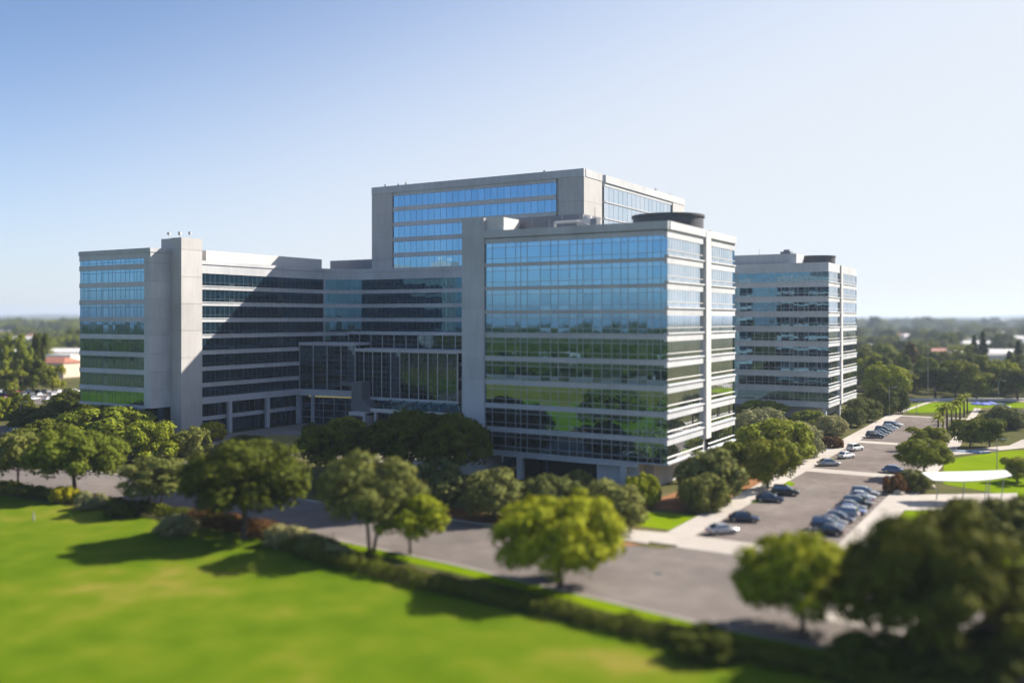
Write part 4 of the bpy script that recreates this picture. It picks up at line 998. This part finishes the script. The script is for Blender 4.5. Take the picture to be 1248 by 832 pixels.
for _ in range(13000):
    d = 1600 + 5000 * rgn.random() ** 1.3; px = rgn.uniform(-120, 1370)
    p = at(px, d); t = rgn.random() ** 3
    if clear(p, 6) and patch((p[0] * .5, p[1] * .5)) > -0.8: add_pt(p, rgn.uniform(14, 26) + 8 * t, rgn.uniform(7, 13) + 22 * t)
wood('woodland', pts, [src[k] for k in keys], ki, scl, 'hazy treetops of the suburb reaching to the skyline behind the offices')
pts, ki, scl = [], [], []
for _ in range(3200):
    a = rgn.uniform(PI * 1.02, PI * 1.98); r = 330 + 1500 * rgn.random() ** 1.6
    p = (-80 + r * math.cos(a) * 1.3, 200 + r * math.sin(a))
    if p[1] < -112: add_pt(p, rgn.uniform(9, 15), rgn.uniform(7, 13))
ki = [keys.index('parkd') if rgn.random() < .6 else keys.index('wide') for _ in ki]
wood('woodland', pts, [src[k] for k in keys], ki, scl, 'treetops beyond the lawn, seen reflected in the mirrored windows')
for i, (x, y, w, dd, h) in enumerate(((-150, -150, 60, 30, 9), (-20, -170, 44, 30, 8), (-260, -170, 50, 24, 8))):
    e = empty('house', (x, y, 0)); tag(e, ['long pale building beyond the lawn, seen mirrored in the middle windows', 'pale hall mirrored in the windows near the block corner', 'pale hall mirrored in the end bay windows'][i], 'building', 'buildings mirrored in the windows')
    wl = MB(); wl.box(-w / 2, w / 2, -dd / 2, dd / 2, 0, h); wl.build('wall', M['stucco2'], e)
    rf = MB(); rf.box(-w / 2 - .5, w / 2 + .5, -dd / 2 - .5, dd / 2 + .5, h + .003, h + .6); rf.build('roof', M['roofwhite'], e)

# ================================================================== CARS
def loft(mb, rings):
    n0 = len(mb.v); k = len(rings[0])
    for r in rings: mb.v += r
    for i in range(len(rings) - 1):
        for j in range(k):
            q = (j + 1) % k; mb.f.append((n0 + i * k + j, n0 + i * k + q, n0 + (i + 1) * k + q, n0 + (i + 1) * k + j))
    mb.f.append(tuple(n0 + j for j in reversed(range(k)))); mb.f.append(tuple(n0 + (len(rings) - 1) * k + j for j in range(k)))
def make_car(shape):
    suv = shape == 'suv'
    e = empty('parked_car', (0, 0, 0))
    top = 1.68 if suv else 1.44; belt = 1.02 if suv else .90; hood = .98 if suv else .82
    st = [(-2.22, .70, .45, belt - .30), (-2.12, .82, .30, belt - .08), (-1.6, .90, .22, belt), (-.3, .91, .20, belt), (.75, .91, .20, belt - .01), (1.1, .91, .20, hood + .02), (1.7, .88, .22, hood - .05), (2.12, .80, .30, hood - .17), (2.24, .66, .42, hood - .32)]
    rings = []
    for x, w, zb, zt in st:
        h = zt - zb; half = [(w * .80, zb), (w * .97, zb + .12 * h), (w, zb + .45 * h), (w * .97, zb + .78 * h), (w * .86, zt - .03), (w * .4, zt)]
        rings.append([(x, y, z) for y, z in half] + [(x, -y, z) for y, z in reversed(half)])
    body = MB(); loft(body, rings)
    xr, xf = (-2.05, 1.15) if suv else (-1.75, 1.1)
    cab = [(xr, .78, .76, belt - .02, belt + .02), (xr + (.25 if suv else .75), .80, .64, belt - .02, top - .04), (-.35, .82, .63, belt - .02, top), (.2, .82, .63, belt - .02, top - .02), (xf, .80, .76, belt - .06, belt - .02)]
    rings = [[(x, wb, zb), (x, (wb + wt) / 2, (zb + zt) / 2), (x, wt, zt - .03), (x, wt * .6, zt + .02), (x, -wt * .6, zt + .02), (x, -wt, zt - .03), (x, -(wb + wt) / 2, (zb + zt) / 2), (x, -wb, zb)] for x, wb, wt, zb, zt in cab]
    loft(body, rings)
    body.build('body', paint('black'), e, smooth=False, bevel=.03)
    def panel(nm, pts, push):
        m = MB(); m.poly([tuple(Vector(p) + Vector(push)) for p in pts]); m.build(nm, M['carglass'], e)
    panel('windscreen', [(xf - .07, -.70, belt + .03), (xf - .07, .70, belt + .03), (.27, .56, top - .08), (.27, -.56, top - .08)], (.035, 0, .03))
    x1 = xr + (.25 if suv else .75)
    panel('rear_window', [(xr + .03, .66, belt + .08), (xr + .03, -.66, belt + .08), (x1 - .07, -.55, top - .12), (x1 - .07, .55, top - .12)], (-.04, 0, .03))
    for s in (1, -1):
        for a0, a1, b0, b1 in ((xr + .35, -.42, x1 + .02, -.42), (-.34, .85, -.34, .16)):
            pts = [(a0, s * .80, belt + .05), (a1, s * .80, belt + .05), (b1, s * .655, top - .12), (b0, s * .655, top - .12)]
            panel('side_window', pts if s < 0 else pts[::-1], (0, s * .035, .01))
        m = MB(); m.box(.82, .95, s * .90 if s > 0 else -1.06, 1.06 if s > 0 else -.90, belt, belt + .15); m.build('mirror', paint('black'), e)
        m = MB(); m.box(2.10, 2.215, s * .58 - .16, s * .58 + .16, hood - .32, hood - .19); m.build('headlight', M['lamp_white'], e)
        m = MB(); m.box(-2.215, -2.10, s * .62 - .16, s * .62 + .16, belt - .30, belt - .12); m.build('tail_light', M['lamp_red'], e)
    for x in (-1.38, 1.36):
        for s in (1, -1):
            r = .35 if suv else .32; ax = bpy.data.objects.new('wheel', None); COL.objects.link(ax); ax.parent = e; ax.location = (x, s * .84, r)
            t = MB(); t.tube([(0, -.11, 0), (0, -.09, 0), (0, .09, 0), (0, .11, 0)], [r * .9, r, r, r * .9], 18); t.build('tyre', M['rubber'], ax)
            t = MB(); t.tube([(0, -.118, 0), (0, .118, 0)], [r * .6, r * .6], 14); t.build('rim', M['rim'], ax)
    return e
sedan, suvc = make_car('sedan'), make_car('suv'); used = {'sedan': False, 'suv': False}
def car(shape, p, rz, col, label, group):
    pr = sedan if shape == 'sedan' else suvc
    o = pr if not used[shape] else copy_tree(pr); used[shape] = True
    o.location = (*p, .03); o.rotation_euler = (0, 0, rz); tag(o, label, 'car', group)
    for c in o.children:
        if c.name.split('.')[0] in ('body', 'mirror'):
            c.material_slots[0].link = 'OBJECT'; c.material_slots[0].material = paint(col)
# right-hand row, nose to the kerb
cols = ['black', 'navy', 'grey', 'navy', 'silver', 'blue', 'grey', 'black', 'navy', 'silver', 'grey']
for i in range(11):
    y = 129.5 + i * 3.05 + rnd.uniform(-.15, .15)
    car('suv' if i % 3 == 1 else 'sedan', (-28.4 + rnd.uniform(-.45, .45), y), rnd.uniform(-.08, .08) + (0 if i % 4 else PI), cols[i], f"{cols[i]} car, {ordn[i]} from the near end of the right hand row" if i else 'black car at the near end of the right hand row', 'cars in the right hand row')
car('sedan', G(1090, 576), .1, 'blue', 'blue car parked alone past the right hand row at the second crossing', 'cars on the street')
for px, py, sh, c, rz, lb in ((880, 650, 'sedan', 'silver', .9, 'silver car nearest the first crossing on the left side'), (907, 635, 'sedan', 'navy', .25, 'dark blue car second from the first crossing on the left'), (937, 611, 'sedan', 'navy', .2, 'dark blue car in front of the black car, left side of the street'), (957, 603, 'suv', 'black', .2, 'black car tucked beside the dark blue one on the left kerb'),
                              (1031, 558, 'sedan', 'white', 1.2, 'nearer of the two white cars on the left kerb'), (1042, 549, 'suv', 'white', 1.2, 'farther of the two white cars on the left kerb'), (1007, 567, 'sedan', 'silver', .6, 'silver car just before the second crossing')):
    p = G(px, py); car(sh, (max(p[0], -40.8), p[1]), rz, c, lb, 'cars on the street')
cf_ = ['navy', 'black', 'navy', 'grey', 'navy', 'silver', 'black', 'white']
for i in range(8):
    car('suv' if i % 3 == 0 else 'sedan', (-40.6, 240 + i * 4.1), rnd.uniform(-.06, .06), cf_[i], f"{cf_[i]} car, {ordn[i]} of the far row by the further block", 'cars in the far row')
for px, py, sh, c, lb in ((1222, 498, 'suv', 'silver', 'silver van on the far lawn edge'), (1244, 506, 'sedan', 'navy', 'dark blue car at the right edge behind the bushes'), (18, 528, 'sedan', 'navy', 'dark blue car on the shaded lane at the left edge')):
    car(sh, G(px, py), .5, c, lb, 'other parked cars')
ck = ['white', 'silver', 'navy', 'red', 'grey', 'white', 'black', 'silver', 'blue', 'white', 'beige']
i = 0
for row, py in enumerate((479, 483, 488)):
    nth = -1
    for px in range(-8, 98, 9):
        if (px + row * 5) % 4 == 0: i += 1; continue
        c = ck[i % len(ck)]; i += 1; nth += 1
        car('sedan' if i % 3 else 'suv', G(px + row * 2.5, py), PI / 2 + .2, c, f"{c} car, {ordn[nth]} from the left in the " + ['back', 'middle', 'front'][row] + ' line of the left car park', 'cars in the left car park')

# ================================================================== STREET FURNITURE
def lamp(px, py, h, label, arm=1.4):
    x, y = G(px, py); e = empty('street_lamp', (x, y, 0), .4); tag(e, label, 'lamp', 'lamp posts')
    m = MB(); m.tube([(0, 0, 0), (0, 0, .6), (0, 0, .62), (0, 0, h)], [.16, .16, .1, .06], 8); m.build('post', M['pole'], e)
    if arm:
        m = MB(); m.tube([(0, 0, h - .1), (arm * .5, 0, h + .12), (arm, 0, h + .12)], [.05, .04, .04], 6); m.build('arm', M['pole'], e)
        m = MB(); m.box8([(arm - .1, -.16, h + .02), (arm + .7, -.13, h + .04), (arm + .7, .13, h + .04), (arm - .1, .16, h + .02), (arm - .1, -.12, h + .2), (arm + .6, -.08, h + .14), (arm + .6, .08, h + .14), (arm - .1, .12, h + .2)]); m.build('lamp_head', M['white'], e)
lamp(1131, 489, 21.5, 'very tall thin mast beyond the far lawn', 0)
lamp(1107, 489, 4.0, 'short post at the far end of the lawn path', .5)
lamp(1117, 504, 3.2, 'short lamp post by the far car row', .5)
lamp(1217, 493, 8.0, 'white lamp post beside the far lawn, right', 1.8)
lamp(1215, 577, 6.4, 'lamp post on the green above the white canopy', 1.0)
lamp(1084, 507, 8.5, 'lamp post beside the clipped shrubs', 1.4)
lamp(25, 522, 7, 'lamp post over the shaded lane at the left edge', 1.4)
lamp(41, 634, 1.3, 'short bollard lamp standing on the front lawn', 0)
bw = MB()
p, q = G(1104, 487.5), G(1340, 488.5)
fcw = Face(p, q); fcw.box(bw, 0, fcw.L, -.15, .15, 0, .6); fcw.box(bw, -.05, fcw.L + .05, -.2, .2, .603, .72)
tag(bw.build('boundary_wall', M['white']), 'low pale wall along the road beyond the far lawn', 'wall')
# white canopy
cx, cy = G(1180, 611); e = empty('canopy', (cx, cy, 0), math.atan2(SN, CS) * 1.0); tag(e, 'white wing shaped shade canopy on slanted posts beside the green', 'canopy')
m = MB(); n = 14; W = 13.0
for s0 in range(n):
    def prof(u):
        x = -W / 2 + W * u; return x, -2.6 * (1 - abs(2 * u - .7) ** 2 * .4), 2.8 * (1 - abs(2 * u - .8) ** 1.5 * .45), 3.6 + 1.0 * (u - .25) ** 2
    (xa, y0a, y1a, za), (xb, y0b, y1b, zb) = prof(s0 / n), prof((s0 + 1) / n)
    m.box8([(xa, y0a, za), (xb, y0b, zb), (xb, y1b, zb + .5), (xa, y1a, za + .5), (xa, y0a, za + .16), (xb, y0b, zb + .16), (xb, y1b, zb + .66), (xa, y1a, za + .66)])
m.build('canopy_roof', M['canopy'], e)
for x, y in ((-4.6, 1), (-1.5, -1), (2.5, -1), (3.2, 1.2), (5.5, .6)):
    m = MB(); m.tube([(x, y, 0), (x + .5, y, 3.7)], [.09, .07], 8); m.build('post', M['pole'], e)
for i, (px, py) in enumerate(((1163, 615), (1172, 617), (1180, 616))):
    x, y = G(px, py); e = empty('picnic_table', (x, y, 0), .5 + i * .2); tag(e, ['left', 'middle', 'right'][i] + ' dark picnic table under the white canopy', 'table', 'picnic tables')
    m = MB(); m.box(-.9, .9, -.4, .4, .72, .77); m.build('tabletop', M['darkmetal'], e)
    for s in (-1, 1):
        m = MB(); m.box(-.9, .9, s * .75 - .14, s * .75 + .14, .42, .46); m.build('bench', M['darkmetal'], e)
        m = MB(); m.box(s * .6 - .05, s * .6 + .05, -.8, .8, .36, .415); m.tube([(s * .6, -.7, 0), (s * .6, -.2, .72)], [.04, .04], 6); m.tube([(s * .6, .7, 0), (s * .6, .2, .72)], [.04, .04], 6); m.build('leg', M['darkmetal'], e)
def umbrella(px, py, label):
    x, y = G(px, py); e = empty('parasol', (x, y, 0)); tag(e, label, 'parasol', 'blue parasols on the far green')
    m = MB(); m.cyl(0, 0, 0, 3.0, .05, 8); m.build('pole', M['pole'], e)
    m = MB(); R = 2.1
    for i in range(8):
        a, b2 = i * PI / 4, (i + 1) * PI / 4; P_ = [(0, 0, 3.05), (R * math.cos(a), R * math.sin(a), 2.35), (R * math.cos(b2), R * math.sin(b2), 2.35)]
        m.poly(P_); m.poly([(x_, y_, z_ - .04) for x_, y_, z_ in reversed(P_)])
        m.quad(P_[1], (P_[1][0], P_[1][1], 2.15), (P_[2][0], P_[2][1], 2.15), P_[2])
    m.build('canopy', M['blue'], e)
umbrella(1191, 501, 'left blue parasol on the far green'); umbrella(1199, 501.5, 'middle blue parasol on the far green'); umbrella(1207, 500.5, 'right blue parasol on the far green')
def rock(p, s, label):
    bm = bmesh.new(); bmesh.ops.create_icosphere(bm, subdivisions=2, radius=1)
    r = random.Random(int(p[0] * 100))
    for v in bm.verts: v.co *= r.uniform(.82, 1.12); v.co.z = max(v.co.z * .7, -.35)
    me = bpy.data.meshes.new('boulder'); bm.to_mesh(me); bm.free(); me.materials.append(M['stone'])
    o = bpy.data.objects.new('boulder', me); COL.objects.link(o); o.location = (*p, .3 * s); o.scale = (s, s * .8, s); tag(o, label, 'boulder', 'boulders by the canopy')
for i, (px, py, s) in enumerate(((1088, 590, .9), (1100, 596, 1.1), (1110, 592, .8), (1122, 597, 1.2), (1134, 595, .8), (1096, 603, .9))):
    rock(G(px, py), s, f"pale boulder, {ordn[i] if i else 'leftmost'} of those left of the white canopy")

# ================================================================== LIGHT, AIR, CAMERA
S = Vector((0.66, 1.0, 0.86)).normalized()
el = math.asin(S.z); az = math.atan2(S.x, S.y)
sun = bpy.data.lights.new('sun', 'SUN'); so = bpy.data.objects.new('sun', sun); COL.objects.link(so)
so.rotation_euler = S.to_track_quat('Z', 'Y').to_euler(); sun.energy = 5.0; sun.angle = math.radians(.5); sun.color = (1.0, .91, .79)
w = bpy.data.worlds.new('World'); SC.world = w; w.use_nodes = True; nt = w.node_tree; nt.nodes.clear()
sky = nt.nodes.new('ShaderNodeTexSky'); sky.sky_type = 'NISHITA'; sky.sun_disc = False
sky.sun_elevation = el; sky.sun_rotation = az; sky.altitude = 50; sky.air_density = 0.7; sky.dust_density = 1.0; sky.ozone_density = 3.0
bg = nt.nodes.new('ShaderNodeBackground'); bg.inputs['Strength'].default_value = 0.083; wo = nt.nodes.new('ShaderNodeOutputWorld')
# thin bright veil of the hazy air near the sun and low over the horizon
tcw = nt.nodes.new('ShaderNodeTexCoord')
dp = nt.nodes.new('ShaderNodeVectorMath'); dp.operation = 'DOT_PRODUCT'; nt.links.new(tcw.outputs['Generated'], dp.inputs[0]); dp.inputs[1].default_value = tuple(S)
sx = nt.nodes.new('ShaderNodeSeparateXYZ'); nt.links.new(tcw.outputs['Generated'], sx.inputs[0])
m1 = nt.nodes.new('ShaderNodeMath'); m1.operation = 'MULTIPLY_ADD'; nt.links.new(sx.outputs['Z'], m1.inputs[0]); m1.inputs[1].default_value = -3.2; m1.inputs[2].default_value = 0.68
m2 = nt.nodes.new('ShaderNodeMath'); m2.operation = 'MULTIPLY_ADD'; nt.links.new(dp.outputs['Value'], m2.inputs[0]); m2.inputs[1].default_value = 1.35; nt.links.new(m1.outputs[0], m2.inputs[2])
mr = nt.nodes.new('ShaderNodeMapRange'); mr.interpolation_type = 'SMOOTHERSTEP'; nt.links.new(m2.outputs[0], mr.inputs[0]); mr.inputs[1].default_value = -0.25; mr.inputs[2].default_value = 1.15; mr.inputs[3].default_value = 0.0; mr.inputs[4].default_value = 0.92
wb = nt.nodes.new('ShaderNodeMix'); wb.data_type = 'RGBA'; nt.links.new(mr.outputs[0], wb.inputs[0]); nt.links.new(sky.outputs[0], wb.inputs[6]); wb.inputs[7].default_value = (4.25, 4.45, 4.7, 1)
nt.links.new(wb.outputs[2], bg.inputs[0]); nt.links.new(bg.outputs[0], wo.inputs[0])
HAZE = True
if HAZE:
    hz = MB(); hz.box(-9100, 6100, -3100, 9100, -2.2, 95); m, nt, out = nmat('haze_air')
    pv = node(nt, 'ShaderNodeVolumePrincipled', Density=0.00011, Anisotropy=0.2); pv.inputs['Color'].default_value = (.66, .80, 1.0, 1)
    nt.links.new(pv.outputs[0], out.inputs['Volume']); tag(hz.build('haze', m), kind='stuff')
cam = bpy.data.cameras.new('camera'); co = bpy.data.objects.new('camera', cam); COL.objects.link(co); SC.camera = co
co.location = (0, 0, H); co.rotation_euler = (PI / 2, 0, math.atan2(SN, CS))
cam.sensor_width = 36; cam.lens = 36 * F / 1248; cam.shift_y = -(416 - HZ) / 1248; cam.clip_end = 30000; cam.clip_start = .5
cam.dof.use_dof = True; cam.dof.focus_distance = 225; cam.dof.aperture_fstop = cam.lens / 1000 / 1.2
vs = SC.view_settings; vs.view_transform = 'Standard'; vs.look = 'None'; vs.exposure = 1.22; vs.gamma = 1
SC.cycles.max_bounces = 7; SC.cycles.diffuse_bounces = 2; SC.cycles.glossy_bounces = 4; SC.cycles.transmission_bounces = 3; SC.cycles.volume_bounces = 0
SC.cycles.use_denoising = True; SC.cycles.sample_clamp_indirect = 8.0
print('OBJS', len(bpy.data.objects), 'fstop', cam.dof.aperture_fstop)
